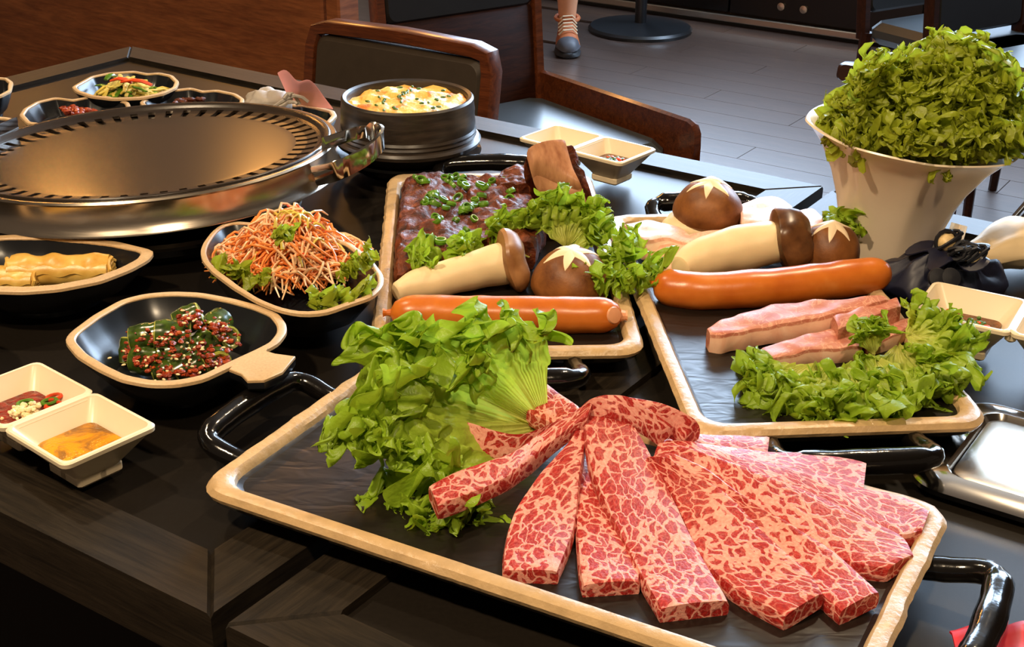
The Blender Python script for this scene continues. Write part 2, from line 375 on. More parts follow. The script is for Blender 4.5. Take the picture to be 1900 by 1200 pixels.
def slab(stations, thick, n=40, m=11, lump=.0010, ls=45, crown=.0006, seed=0, ragged=.0, fatside=1):
    """a slice of meat from edge pairs (Lx,Ly,Rx,Ry,zL,zR): heights of its upper face above the table"""
    st = [(*a[:5], a[5] if len(a) > 5 else a[4]) for a in stations]
    pairs = []
    for a in st: pairs.append((*W(a[0], a[1], a[4]), *W(a[2], a[3], a[5])))
    pairs = cat_rom(pairs, n); mb = MB(); rings = []; uv = []; fat = []; dist = 0; prev = None
    for i, q in enumerate(pairs):
        L, R = Vector(q[:3]), Vector(q[3:]); w = (R-L).length; c = (L+R)/2
        if prev is not None: dist += (c-prev).length
        prev = c
        rj = ragged*noise.noise(Vector((dist*90, seed, 3.1))); rk = ragged*noise.noise(Vector((dist*90, seed, 9.1)))
        ax = (R-L).normalized(); L = L+ax*rj; R = R+ax*rk
        e = min(thick*.28, w*.2); ring = []
        end = min(i, len(pairs)-1-i); sh = (0.0007 if end == 0 else 0)
        def put(p, vv, ft):
            d = noise.noise(p*ls+Vector((seed*5.3, 0, 0)))*lump; ring.append(Vector((p.x, p.y, p.z+d))); uv.append((dist, vv[0], vv[1])); fat.append(ft)
        for k in range(m):
            t = k/(m-1); p = L.lerp(R, t)
            put(p+Vector((0, 0, crown*math.sin(math.pi*t)-(e*.22 if k in (0, m-1) else 0)-sh)), (t*w, 0), 0)
        put(R+ax*e*.35+Vector((0, 0, -thick*.35)), (w+e*.35, -thick*.35), fatside)
        put(R+ax*e*.35+Vector((0, 0, -thick*.7)), (w+e*.35, -thick*.7), fatside)
        for k in range(4):
            t = 1-k/3; p = L.lerp(R, t); put(p+Vector((0, 0, -thick+sh)), (t*w, -thick), fatside if k == 0 else 0)
        put(L-ax*e*.35+Vector((0, 0, -thick*.7)), (-e*.35, -thick*.7), 0)
        put(L-ax*e*.35+Vector((0, 0, -thick*.35)), (-e*.35, -thick*.35), 0)
        rings.append(ring)
    # end faces: an inner ring so that the cut end shows the grain too
    k = len(rings[0]); mb.loft(rings, True); mb.uv = uv; mb.fat = fat
    return mb

def leaf(base, tip, half, up=(0, 0, 1), amp=.012, n1=9, n2=26, bend=.5, cup=.25, seed=0, ns=22, nt=240, zmin=None, frill0=.35, droop=0, crumple=1.0):
    """a frilly lettuce leaf: a fan with ruffles that grow towards its edge (numpy); returns MB"""
    rs = np.random.RandomState(seed+11); base = np.array(base); tip = np.array(tip); d = tip-base; L = np.linalg.norm(d); ey = d/L
    u = np.array(up, dtype=float); u = u-ey*u.dot(ey); u /= np.linalg.norm(u); ex = np.cross(ey, u)
    s = (.04+.96*(1-(1-np.linspace(0, 1, ns))**1.6))[:, None]; t = np.linspace(-1, 1, nt)[None, :]
    def wob(x, k, ph): return np.sin(x*k+ph)+.5*np.sin(x*k*2.3+ph*1.7)
    tt = t+.05*wob(t, 5, rs.rand()*6)
    edge = 1-.13*np.abs(t)**3+.05*wob(t, 7, rs.rand()*6)+.035*wob(t, 19, rs.rand()*6)
    a = tt*half; r = L*s*edge
    m1 = np.clip((s-frill0)/(1-frill0), 0, 1); m2 = np.clip((s-.62)/.38, 0, 1); m3 = np.clip((s-.84)/.16, 0, 1)
    R1 = amp*m1**1.5; R2 = .50*amp*m2**1.2; R3 = .20*amp*m3
    n2 = n2*half/1.2; n1 = n1*half/1.2
    th1 = n1*math.pi*t+1.3*wob(t, 6, rs.rand()*6)+rs.rand()*6+.8*np.sin(5*s); th2 = n2*math.pi*t+1.5*wob(t, 13, rs.rand()*6)+1.5*np.sin(9*s+4*t); th3 = n2*2.3*math.pi*t+1.2*wob(t, 31, rs.rand()*6)
    z = R1*np.sin(th1)+R2*np.sin(th2)+R3*np.sin(th3)
    tang = -.6*R1*np.sin(2*th1)-.75*R2*np.sin(2*th2)-.5*R3*np.sin(2*th3)
    r = r-.45*R1*(1-np.cos(th1*1.07))*m1+.75*R2*np.cos(th2*.93+1)+.7*R3*np.cos(th3)
    x0 = r*np.sin(a); y0 = r*np.cos(a); cr = np.clip((s-frill0*.8)/(1-frill0*.8), 0, 1)**1.1*crumple*amp; D = [0, 0, 0]
    for lam, am in ((1.7*amp, .32), (.9*amp, .17), (.5*amp, .06)):
        for _ in range(5):
            ph = rs.rand()*6.28; w = rs.rand()*6.28; q = 2*math.pi/lam*(np.cos(w)*x0+np.sin(w)*y0)+ph+1.5*np.sin((x0-y0)/lam*1.3+ph)
            dv = rs.normal(size=3); dv[2] *= 1.5
            for c_ in range(3): D[c_] = D[c_]+am*dv[c_]*.55*np.sin(q)
    x = r*np.sin(a)+tang*np.cos(a)+cr*D[0]; y = r*np.cos(a)-tang*np.sin(a)+cr*D[1]; z = z+cr*D[2]
    rib = .0035*np.exp(-(a/.06)**2)*(1-s*.8)+.0014*np.sin(9*math.pi*t+6*s)**4*(1-s)
    z = z+cup*x*x/L+rib-droop*L*np.clip(s-.6, 0, 1)**2
    b = bend if abs(bend) > 1e-3 else 1e-3
    ya = np.sin(b*y/L)*L/b; za = (1-np.cos(b*y/L))*L/b
    nx, ny = np.cos(b*y/L), np.sin(b*y/L)
    Y = ya-z*ny; Z = za+z*nx
    Pm = base+x[..., None]*ex+Y[..., None]*ey+Z[..., None]*u
    if zmin is not None:
        zz = Pm[..., 2]; low = zz < zmin; Pm[..., 2] = np.where(low, zmin+.15*(zmin-zz)*(np.sin(zz*900)*.5+.5), zz)
    idx = np.arange(ns*nt).reshape(ns, nt); f = np.stack([idx[:-1, :-1], idx[:-1, 1:], idx[1:, 1:], idx[1:, :-1]], -1).reshape(-1, 4)
    return Pm.reshape(-1, 3), f, np.repeat(s, nt, 1).ravel()
def lettuce_leaf(label, group, mat, *a, name='lettuce_leaf', kind=None, **kw):
    V, f, fat = leaf(*a, **kw); loc = V[(V[:, 2]).argmin()].copy(); loc = np.array([V[:, 0].mean(), V[:, 1].mean(), V[:, 2].min()])
    me = bpy.data.meshes.new(name); V = V-loc
    me.vertices.add(len(V)); me.vertices.foreach_set('co', V.astype(np.float32).ravel())
    me.loops.add(len(f)*4); me.loops.foreach_set('vertex_index', f.astype(np.int32).ravel())
    me.polygons.add(len(f)); me.polygons.foreach_set('loop_start', np.arange(0, len(f)*4, 4, dtype=np.int32)); me.polygons.foreach_set('loop_total', np.full(len(f), 4, dtype=np.int32))
    me.update(calc_edges=True); me.polygons.foreach_set('use_smooth', np.ones(len(f), dtype=bool))
    me.attributes.new('fat', 'FLOAT', 'POINT').data.foreach_set('value', fat.astype(np.float32))
    me.materials.append(MATS[mat]); o = bpy.data.objects.new(name, me); o.location = loc; COL.objects.link(o)
    return tag(o, label, 'lettuce', group, kind)
#MARK_SETTING
# ------------------------------------------------------------------ table axes: u along the row of tables, v across
YAW = math.radians(-33.8)
UD = Vector((math.cos(YAW), math.sin(YAW), 0)); VD = Vector((-math.sin(YAW), math.cos(YAW), 0))
FC = W(1528, 345)
def T(u, v, z=TZ): return Vector((FC.x, FC.y, 0)) + UD*u + VD*v + Vector((0, 0, z))

# ------------------------------------------------------------------ the room
far_v = (W(1350, 45, 0, 0)-Vector((FC.x, FC.y, 0))).dot(VD)          # the far wall's foot
mb = MB(); mb.box(T(.6, 1.4, -.03), 9.5, 9.5, .04, YAW); fl = struct('floor', mb, 'floor_wood')
for r in range(34):
    v0 = far_v-.02-.135*(r+.5); off = (r*.37) % 1.1
    for k in range(5):
        u0 = -2.4+off+1.1*k
        mb = MB(); mb.box(T(u0, v0, -.0045), 1.098, .1335, .009, YAW, .0006)
        struct('plank', mb, 'floor_wood', fl)
mb = MB(); mb.box(T(.6, far_v+.10, 1.7), 9, .1, 3.4, YAW); wb = struct('wall_back', mb, 'wall_paint')
for k in range(8):
    mb = MB(); mb.box(T(-2.31+.82*k, far_v+.02, .16), .812, .05, .22, YAW, .003); struct('panel', mb, 'black_panel', wb)
mb = MB(); mb.box(T(.6, far_v-.012, .03), 9, .03, .028, YAW, .004); struct('baseboard_back', mb, 'light_metal')
for px in (1390, 1447):
    p = W(px, 39, 0, .10); q = (p-FC).dot(UD)
    mb = MB(); mb.lathe([(.001, 0), (.016, .002), (.016, .010), (.001, .014)], T(q, far_v-.004, .105), 14, -VD); struct('door_stop', mb, 'light_metal', wb)
mb = MB(); mb.box(T(.6, 1.4, 3.45), 9.5, 9.5, .1, YAW); struct('ceiling', mb, 'wall_paint')
for k, (c_, w_, h_) in enumerate(WINS):
    u_ = (Vector(c_)-FC).dot(UD); z_ = c_[2]; mb = MB()
    for du, dz, sx, sz in ((-w_/2-.03, 0, .06, h_+.12), (w_/2+.03, 0, .06, h_+.12), (0, h_/2+.03, w_, .06), (0, -h_/2-.03, w_, .06)):
        mb.box(T(u_+du, far_v+.01, z_+dz), sx, .06, sz, YAW, .004)
    struct('window_%d' % (k+1), mb, 'dark_chair_wood')
# wooden partition behind and at the end of the table
PV = .62
def on_v(px, py, v):
    """the point of the upright plane at v across the tables seen at this place of the photograph"""
    d = FWD*F + RT*(px-950) + UP*(600-py); return CAM+d*((FC+VD*v-CAM).dot(VD)/d.dot(VD))
ue = (on_v(651, 50, PV)-FC).dot(UD); ul = ue-2.6
mb = MB(); mb.box(T((ue+ul)/2-.02, PV, .46), ue-ul-.06, .05, .92, YAW, .004); wl = struct('wall_left', mb, 'panel_wood')
mb = MB(); mb.box(T(ue-.02, PV, .465), .036, .062, .93, YAW, .004); struct('end_post', mb, 'panel_wood', wl)

# ------------------------------------------------------------------ tables
def table(name, label, u0, u1, z, rnd=0):
    v0, v1 = -.952, 0.0; bw = .048; th = .045
    t = thing(name, T((u0+u1)/2, (v0+v1)/2, 0), label, 'table', 'restaurant tables')
    mb = MB(); mb.box(T((u0+u1)/2, (v0+v1)/2, z-.006-.0155), u1-u0-2*bw+.004, v1-v0-2*bw+.004, .031, YAW); obj('table_top', mb, 'table_top', t)
    def board(pts):
        m = MB(); b = .003
        c = sum(pts, Vector())/4
        ins = [p+(c-p).normalized()*b for p in pts]
        m.loft([[p+Vector((0, 0, -th)) for p in ins], [p+Vector((0, 0, -th+b)) for p in pts], [p+Vector((0, 0, -b)) for p in pts], [p for p in ins]])
        return m
    O = [T(u0, v0, z), T(u1, v0, z), T(u1, v1, z), T(u0, v1, z)]
    I = [T(u0+bw, v0+bw, z), T(u1-bw, v0+bw, z), T(u1-bw, v1-bw, z), T(u0+bw, v1-bw, z)]
    for k in range(4):
        k2 = (k+1) % 4; m = board([O[k], O[k2], I[k2], I[k]])
        ang = YAW+(math.pi/2 if k % 2 else 0)
        # give the board its own axes so that the grain runs along it
        c = sum(m.v, Vector())/len(m.v); R = Matrix.Rotation(-ang, 3, 'Z'); m.v = [R@(p-c) for p in m.v]
        o = obj('border_board', m, 'table_wood', t, local=True); o.location = c-t.location; o.rotation_euler = (0, 0, ang)
    for a, b in ((u0+.02, 0), (u1-.02, 0)):
        m = MB(); m.box(T(a+(.03 if b == 0 and a < (u0+u1)/2 else -.03), (v0+v1)/2, z-.08), .03, .8, .07, YAW, .003); obj('apron', m, 'table_wood', t)
    m = MB(); m.box(T((u0+u1)/2, (v0+v1)/2, (z-.05)/2), u1-u0-.24, v1-v0-.34, z-.05, YAW, .01); obj('base', m, 'under_table_black', t)  # matte black box added to keep the space under the table dark
    return t
table('dining_table', 'dark wooden restaurant table carrying the round grill and the black side dishes', -1.14, 0, TZ)
table('dining_table', 'dark wooden restaurant table under the pork tray and the white lettuce bowl', .012, 1.25, TZ-.002)

# stainless cover plate let into the second table
def rrect(cx, cy, w, h, r, n=6):
    out = []
    for sx, sy, a0 in ((1, 1, 0), (-1, 1, 90), (-1, -1, 180), (1, -1, 270)):
        for k in range(n+1):
            a = math.radians(a0+90*k/n); out.append((cx+sx*(w/2-r)+r*math.cos(a), cy+sy*(h/2-r)+r*math.sin(a)))
    return out
t = thing('grill_cover_plate', T(.46, -.49), 'polished stainless cover plate let into the table beside the pork tray', 'plate')
def ringz(w, h, r, z): return [T(.288+.19+x, -.491+y, TZ-.002+z) for x, y in rrect(0, 0, w, h, r)]
mb = MB(); mb.loft([ringz(.38, .156, .028, .000), ringz(.378, .154, .027, .003), ringz(.362, .138, .022, .0065), ringz(.336, .112, .016, .007), ringz(.330, .106, .014, .003), ringz(.328, .104, .014, .001)], caps=True); obj('rim', mb, 'chrome', t)
mb = MB(); mb.loft([ringz(.326, .102, .013, .002), ringz(.326, .102, .013, .0038), ringz(.32, .096, .011, .0045)]); obj('cover', mb, 'brushed_steel', t)

# ------------------------------------------------------------------ chairs (local axes: x to its right, back at +y, facing -y)
def chair(label, loc, rz, w=.38, d=.40, sh=.45, top=.80, pad_bot=.52, wood='chair_wood', pad='leather', seat='leather', rails='both', railz=.06, panel=True, inset=0, group='wooden restaurant chairs'):
    t = thing('restaurant_chair', Vector((loc[0], loc[1], 0)), label, 'chair', group, rz)
    def part(nm, m, mat): return obj(nm, m, mat, t, local=True)
    m = MB(); m.box((0, 0, sh-.03), w-.03-2*inset, d-.02, .06, 0, .02); part('seat', m, seat)
    lean = .05
    def B(x, z, y): return Vector((x, d/2-.005+y+lean*(z-sh)/(top-sh), z))
    def bp(x0, x1, z0, z1, y0, y1, bev=.004):
        m = MB(); c = [(x0, z0), (x1, z0), (x1, z1), (x0, z1)]
        cx, cz = (x0+x1)/2, (z0+z1)/2
        def rr(k, y): return [B(cx+(x-cx)*k, cz+(z-cz)*k, y) for x, z in rr_pts]
        rr_pts = rrect(cx, cz, x1-x0, z1-z0, min(.02, (x1-x0)*.3, (z1-z0)*.3), 4)
        m.loft([rr(.96, y0), rr(1, y0+bev), rr(1, y1-bev), rr(.96, y1)]); return m
    part('backrest', bp(-w/2+.018, w/2-.018, pad_bot, top-.022, -.012, .022, .008), pad)
    # bent wooden frame round the back
    path = [B(-w/2+.008, sh-.05, .005), B(-w/2+.008, (sh+top)/2, .005), B(-w/2+.008, top-.04, .005), B(-w/2+.016, top-.014, .005), B(-w/2+.04, top-.008, .005), B(0, top-.004, .005),
            B(w/2-.04, top-.008, .005), B(w/2-.016, top-.014, .005), B(w/2-.008, top-.04, .005), B(w/2-.008, (sh+top)/2, .005), B(w/2-.008, sh-.05, .005)]
    m = MB(); rings = []
    for i, p in enumerate(path):
        tt = (path[min(i+1, 10)]-path[max(i-1, 0)]).normalized(); y = Vector((0, 1, 0)); nn = tt.cross(y).normalized()
        rings.append([p+nn*.009+y*.017, p-nn*.009+y*.017, p-nn*.011+y*.013, p-nn*.011-y*.013, p-nn*.009-y*.017, p+nn*.009-y*.017, p+nn*.011-y*.013, p+nn*.011+y*.013])
    m.loft(rings)
    if inset:
        m = MB()
        for sx in (-1, 1): m.tube([B(sx*(w/2-inset), sh-.05, .0), B(sx*(w/2-inset), top-.03, .012)], .013, 8)
    part('back_frame', m, wood)
    if panel: part('back_panel', bp(-w/2+.018, w/2-.018, sh-.03, pad_bot+.004, -.006, .014), 'dark_chair_wood')
    for sx in ((-1, 1) if rails == 'both' else (1,) if rails == 'one' else ()):
        m = MB(); r = []
        for k, (y, zt, zb) in enumerate(((d/2, railz, railz-.085), (0, railz, railz-.085), (-d/2-.03, railz, railz-.082), (-d/2-.046, railz-.006, railz-.078), (-d/2-.055, railz-.022, railz-.085), (-d/2-.056, railz-.05, railz-.12), (-d/2-.045, railz-.09, railz-.16), (-d/2-.02, railz-.16, railz-.20))):
            x = sx*(w/2-.002); r.append([Vector((x-.009, y, sh+zb)), Vector((x+.009, y, sh+zb)), Vector((x+.009, y, sh+zt)), Vector((x, y, sh+zt+.004)), Vector((x-.009, y, sh+zt))])
        m.loft(r); part('side_rail', m, wood)
    for sx in (-1, 1):
        for sy in (-1, 1):
            m = MB(); x, y = sx*(w/2-.012-inset), sy*(d/2-.014); m.tube([(x*1.06, y*1.08, 0), (x*1.02, y*1.03, sh*.5), (x, y, sh-.03)], [.012, .015, .018], 8); part('leg', m, wood)
    return t
chair('brown padded wooden chair pulled up behind the egg pot', ((-.328-.03)/2-.13, (2.246+2.069)/2-.19), YAW+.03, w=.37, d=.38, top=.755, pad_bot=.45, pad='brown_leather', panel=False, rails='none')
a = math.radians(37)
bc = Vector((-.09, 2.86, 0)); chair('tall dark chair with a wooden back panel and curved side rail by the walkway', bc-Vector((-math.sin(a), math.cos(a), 0))*.2, a, w=.42, d=.46, sh=.43, top=.95, pad_bot=.63, seat='blue_leather', rails='one', railz=.05)
for lb, px, py, dx in (('black backed chair with a grey seat, first beyond the lettuce bowl', 1745, 40, 0), ('black backed chair with a grey seat, beyond the lettuce bowl near the picture edge', 1880, 88, 0)):
    p = W(px, py, 0, .45); a2 = math.radians(33); chair(lb, p+Vector((math.sin(a2), -math.cos(a2), 0))*.10, a2, w=.36, d=.44, sh=.45, top=.9, pad_bot=.47, seat='blue_leather', wood='dark_chair_wood', rails='one', railz=.02, panel=False)
p = (W(1563, 118, 0, .56)+W(1900, 190, 0, .56))/2
chair('low dark wooden chair with a plain top rail hidden behind the lettuce bowl', p+Vector((math.sin(YAW), -math.cos(YAW), 0))*.2, YAW, w=.44, d=.4, sh=.40, top=.585, pad_bot=.53, wood='dark_chair_wood', pad='dark_chair_wood', seat='brown_leather', rails='none', panel=False, inset=.13)

# pedestal table in the walkway: only its foot is in the picture
c = W(1188, 48, 0, .02)
t = thing('pedestal_table', Vector((c.x, c.y, 0)), 'black pedestal table foot with a round disc base in the walkway', 'table')
mb = MB(); mb.lathe([(.001, 0), (.212, 0), (.214, .012), (.205, .022), (.12, .030), (.03, .036), (.001, .036)], (c.x, c.y, 0), 48); obj('base', mb, 'black_metal', t)
mb = MB(); mb.tube([(c.x, c.y, .03), (c.x, c.y, .71)], .024, 16); obj('pole', mb, 'black_metal', t)
mb = MB(); mb.lathe([(.001, .71), (.22, .71), (.235, .725), (.235, .745), (.001, .748)], (c.x, c.y, 0), 48); obj('table_top', mb, 'dark_chair_wood', t)

# standing person: a bare leg in a trainer shows past the chair
p0 = W(1052, 92, 0, 0); p0.z = 0
t = thing('person', p0, 'bare-legged person in orange and grey trainers standing in the walkway', 'person')
def legs():
    m = MB()
    for k, (dx, dy) in enumerate(((0, 0), (-.20, .06))):
        q = p0+Vector((dx, dy, 0)); hip = p0+Vector((-.10+(.08 if k == 0 else -.08), .05, .84))
        m.tube([q+Vector((0, .06, .06)), q+Vector((0, .06, .12)), q+Vector((.0, .06, .20)), q+Vector((0, .065, .30)), q+Vector((-.005, .05, .40)), q.lerp(hip, .55)+Vector((0, .03, .0)), hip], [.036, .034, .042, .054, .048, .056, .078], 14)
    return m
obj('body', legs(), 'skin', t)
m = MB()
for s_ in (.08, -.08):
    h = p0+Vector((-.10+s_, .05, .86)); m.tube([h+Vector((s_*.3, .0, -.32)), h+Vector((0, 0, -.1)), h+Vector((-s_*.3, 0, .12))], [.105, .11, .12], 16)
obj('shorts', m, 'shorts_cloth', t)
for dx, dy in ((0, 0), (-.20, .06)):
    q = p0+Vector((dx, dy, 0))
    def foot(prof):
        m = MB(); rings = []
        for y, w_, z0, z1 in prof:
            rings.append([q+Vector((w_*math.cos(a_)*.5*(1.0 if math.sin(a_) < 0 else .82), y, (z0+z1)/2+(z1-z0)/2*math.sin(a_))) for a_ in [2*math.pi*j/16 for j in range(16)]])
        m.loft(rings); return m
    sh_ = obj('shoe', foot([(-.147, .018, .022, .036), (-.143, .048, .018, .044), (-.135, .068, .017, .052), (-.12, .085, .016, .062), (-.07, .102, .016, .078), (-.02, .098, .016, .098), (.03, .085, .016, .118), (.07, .082, .016, .122), (.105, .07, .018, .115), (.118, .04, .025, .10)]), 'shoe_orange', t)
    obj('sole', foot([(-.156, .02, .006, .020), (-.152, .055, .001, .024), (-.143, .078, 0, .026), (-.125, .098, 0, .028), (-.06, .112, 0, .028), (.02, .096, 0, .030), (.09, .088, 0, .032), (.125, .06, 0, .032)]), 'shoe_sole', sh_)
    obj('toe_cap', foot([(-.152, .02, .022, .036), (-.148, .05, .020, .046), (-.140, .072, .019, .056), (-.128, .086, .018, .066), (-.095, .104, .018, .074), (-.08, .106, .018, .066)]), 'shoe_grey', sh_)
    m = MB()
    for k in range(5):
        y = -.065+.022*k; z = .090+.0085*k; m.tube([q+Vector((-.036, y, z-.018)), q+Vector((-.018, y-.004, z+.001)), q+Vector((.018, y+.006, z+.002)), q+Vector((.036, y+.008, z-.016))], .0030, 6)
    obj('laces', m, 'shoe_cream', sh_)
    m = MB(); m.tube([q+Vector((.045*math.cos(a_), .055+.045*math.sin(a_), .112+.006*math.sin(a_))) for a_ in [2*math.pi*j/14 for j in range(15)]], .008, 8); obj('collar', m, 'shoe_orange', sh_)
# ------------------------------------------------------------------ stoneware trays
LX, LY = .444, .220
def tray(label, corners, rim_z=.027):
    """corners: photo places of the outer rim: near-left, near-right, far-right, far-left (long sides join near to far unless the first pair is longer)"""
    P_ = [W(x, y, rim_z) for x, y in corners]; c = sum(P_, Vector())/4
    a = ((P_[1]-P_[0])+(P_[2]-P_[3]))/2; b = ((P_[3]-P_[0])+(P_[2]-P_[1]))/2
    ex = (a if a.length > b.length else b).normalized(); ex.z = 0; ey = Vector((-ex.y, ex.x, 0))
    c.z = TZ
    t = thing('serving_tray', c, label, 'tray', 'black stoneware trays with a tan rim')
    sd = int(abs(c.x)*1000)
    def ring(inset, z, wob=0, r=.022):
        out = []; base = rrect(0, 0, LX-2*inset, LY-2*inset, max(r-inset*.6, .006), 5); dense = []
        for i, p in enumerate(base):
            q = base[(i+1) % len(base)]; L = math.hypot(q[0]-p[0], q[1]-p[1]); k = max(1, int(L/.007))
            for j in range(k): dense.append((p[0]+(q[0]-p[0])*j/k, p[1]+(q[1]-p[1])*j/k))
        for x, y in dense:
            d = math.hypot(x, y); nz = noise.noise(Vector((x*70+sd, y*70, inset*40)))*wob+noise.noise(Vector((x*22+sd, y*22, 5)))*wob
            out.append(c+ex*(x+nz*x/d)+ey*(y+nz*y/d)+Vector((0, 0, z+nz*.4)))
        return out, len(dense)
    N = ring(0, 0)[1]
    def rs(*spec):
        out = []
        for inset, z, wob in spec:
            r = ring(inset, z, wob)[0]
            if len(r) != N:
                r = [r[int(i*len(r)/N)] for i in range(N)]
            out.append(r)
        return out
    # all rings share the corner layout of the outer one: scale that ring inwards instead of rebuilding it
    base = rrect(0, 0, LX, LY, .022, 5); dense = []
    for i, p in enumerate(base):
        q = base[(i+1) % len(base)]; L = math.hypot(q[0]-p[0], q[1]-p[1]); k = max(1, int(L/.006))
        for j in range(k): dense.append((p[0]+(q[0]-p[0])*j/k, p[1]+(q[1]-p[1])*j/k))
    def R_(inset, z, wob=0):
        out = []; fx, fy = (LX/2-inset)/(LX/2), (LY/2-inset)/(LY/2)
        for x, y in dense:
            d = math.hypot(x, y) or 1; w1 = noise.noise(Vector((x*75+sd, y*75, inset*60)))*wob+noise.noise(Vector((x*190+sd, y*190, inset*60+4)))*wob*.5
            out.append(c+ex*(x*fx+w1*x/d)+ey*(y*fy+w1*y/d)+Vector((0, 0, z+w1*.5)))
        return out
    mb = MB(); mb.loft([R_(.022, .0), R_(.018, .003), R_(.010, .010), R_(.002, .016, .001), R_(-.0005, .0215, .0012), R_(.003, .024), R_(.01, .020), R_(.014, .012)]); obj('body', mb, 'black_glaze', t)
    mb = MB(); mb.loft([R_(.0, .0195, .0012), R_(-.001, .0225, .0014), R_(.0015, .0262, .0010), R_(.005, .0275, .0006), R_(.0105, .0268, .0006), R_(.0128, .0245, .0008), R_(.0140, .0195, .0004), R_(.008, .0175)], caps=False, loop=True); obj('rim', mb, 'tray_tan', t)
    mb = MB(); mb.loft([R_(.012, .019), R_(.0138, .0205, .0004), R_(.018, .0185, .0012), R_(.03, .0178, .0006)]); obj('tray_surface', mb, 'tray_black', t)
    for s_ in (-1, 1):
        pts = []; x0 = s_*LX/2
        for x, y, z in ((-.006, -.052, .013), (.010, -.054, .015), (.030, -.055, .020), (.040, -.047, .0225), (.043, -.028, .0235), (.044, 0, .024), (.043, .028, .0235), (.040, .047, .0225), (.030, .055, .020), (.010, .054, .015), (-.006, .052, .013)):
            pts.append(c+ex*(x0+s_*x)+ey*y+Vector((0, 0, z)))
        mb = MB(); pp = cat_rom([tuple(p) for p in pts], 34); rad = [.0078+.0012*noise.noise(Vector((i*.45, s_*3, sd)))+(.0018 if 10 < i < 23 else 0) for i in range(34)]
        mb.tube(pp, rad, 12); obj('handle', mb, 'black_glaze', t)
    return t
tray('black tray with tan rim holding the braised ribs, mushrooms and one sausage', [(693, 645), (1192, 645), (1095, 330), (724, 317)])
tray('black tray with tan rim holding the pork slices, mushrooms and one sausage', [(1283, 800), (1845, 782), (1510, 388), (1128, 398)])
tray('large black tray with tan rim holding the marbled beef strips', [(353, 912), (1606, 1351), (1755, 913), (708, 652)])

# ------------------------------------------------------------------ round grill on the table
rim = W(273, 269, .072); R = .183; gc = Vector((rim.x, rim.y, TZ))
t = thing('table_grill', gc, 'round chrome table grill with a black slotted pan', 'grill')
tilt = Matrix.Rotation(math.radians(-2.6), 3, 'Y') @ Matrix.Rotation(math.radians(-2.4), 3, 'X')
def tz(v): q = tilt @ Vector((v[0]*1.045, v[1]*1.045, v[2]-.07)); return gc+Vector((q.x, q.y, q.z+.07))
mb = MB(); mb.lathe([(.10, 0), (.150, 0), (.156, .006), (.156, .014), (.148, .018), (.10, .02)], gc, 64); obj('burner_base', mb, 'black_glaze', t)
mb = MB(); mb.lathe([(.152, .014), (.158, .013), (.160, .017), (.157, .020), (.152, .018)], gc, 72); obj('base_ring', mb, 'chrome', t)
mb = MB(); mb.lathe([(.09, .018), (.118, .02), (.150, .032), (.160, .044), (.12, .05)], gc, 64); mb.v = [tz(v-gc) for v in mb.v]; obj('drip_bowl', mb, 'black_iron', t)
mb = MB(); mb.lathe([(.160, .036), (.180, .036), (.188, .0365), (.1905, .0375), (.1900, .0395), (.1875, .0420), (.1855, .050), (.1845, .060), (.1855, .066), (.1885, .0685), (.187, .0705), (.183, .0705), (.178, .066), (.170, .055)], gc, 96); mb.v = [tz(v-gc) for v in mb.v]; obj('chrome_ring', mb, 'brushed_steel', t)
# pan: a turned plate with open slots
NS = 54; SUB = 10; na = NS*SUB; prof = [(.012, .0655), (.05, .0655), (.10, .0650), (.138, .0645), (.1445, .0643), (.1465, .0642), (.158, .0644), (.1685, .0662), (.170, .0667), (.1725, .068), (.175, .0700), (.178, .0722), (.1815, .0726), (.1825, .070)]
bm = bmesh.new(); rows = []
for r, h in prof: rows.append([bm.verts.new(tz((r*math.cos(2*math.pi*(j+.5)/na), r*math.sin(2*math.pi*(j+.5)/na), h))-gc) for j in range(na)])
for i in range(len(rows)-1):
    for j in range(na):
        if i in (5, 6) and (j % SUB) in (2, 3, 4, 5): continue
        bm.faces.new((rows[i][j], rows[i][(j+1) % na], rows[i+1][(j+1) % na], rows[i+1][j]))
bm.faces.new(list(reversed(rows[0])))
bmesh.ops.recalc_face_normals(bm, faces=bm.faces)
for f in bm.faces: r_ = f.calc_center_median().xy.length/1.045; f.smooth = not (.144 < r_ < .174)
me = bpy.data.meshes.new('grill_pan'); bm.to_mesh(me); bm.free(); me.materials.append(MATS['pan_iron'])
o = bpy.data.objects.new('grill_pan', me); link(o, t); sm = o.modifiers.new('thickness', 'SOLIDIFY'); sm.thickness = .0035; sm.offset = -1
mb = MB(); mb.lathe([(.001, .040), (.166, .042), (.167, .044), (.001, .043)], gc, 64); mb.v = [tz(v-gc) for v in mb.v]; obj('drip_plate', mb, 'black_iron', t)
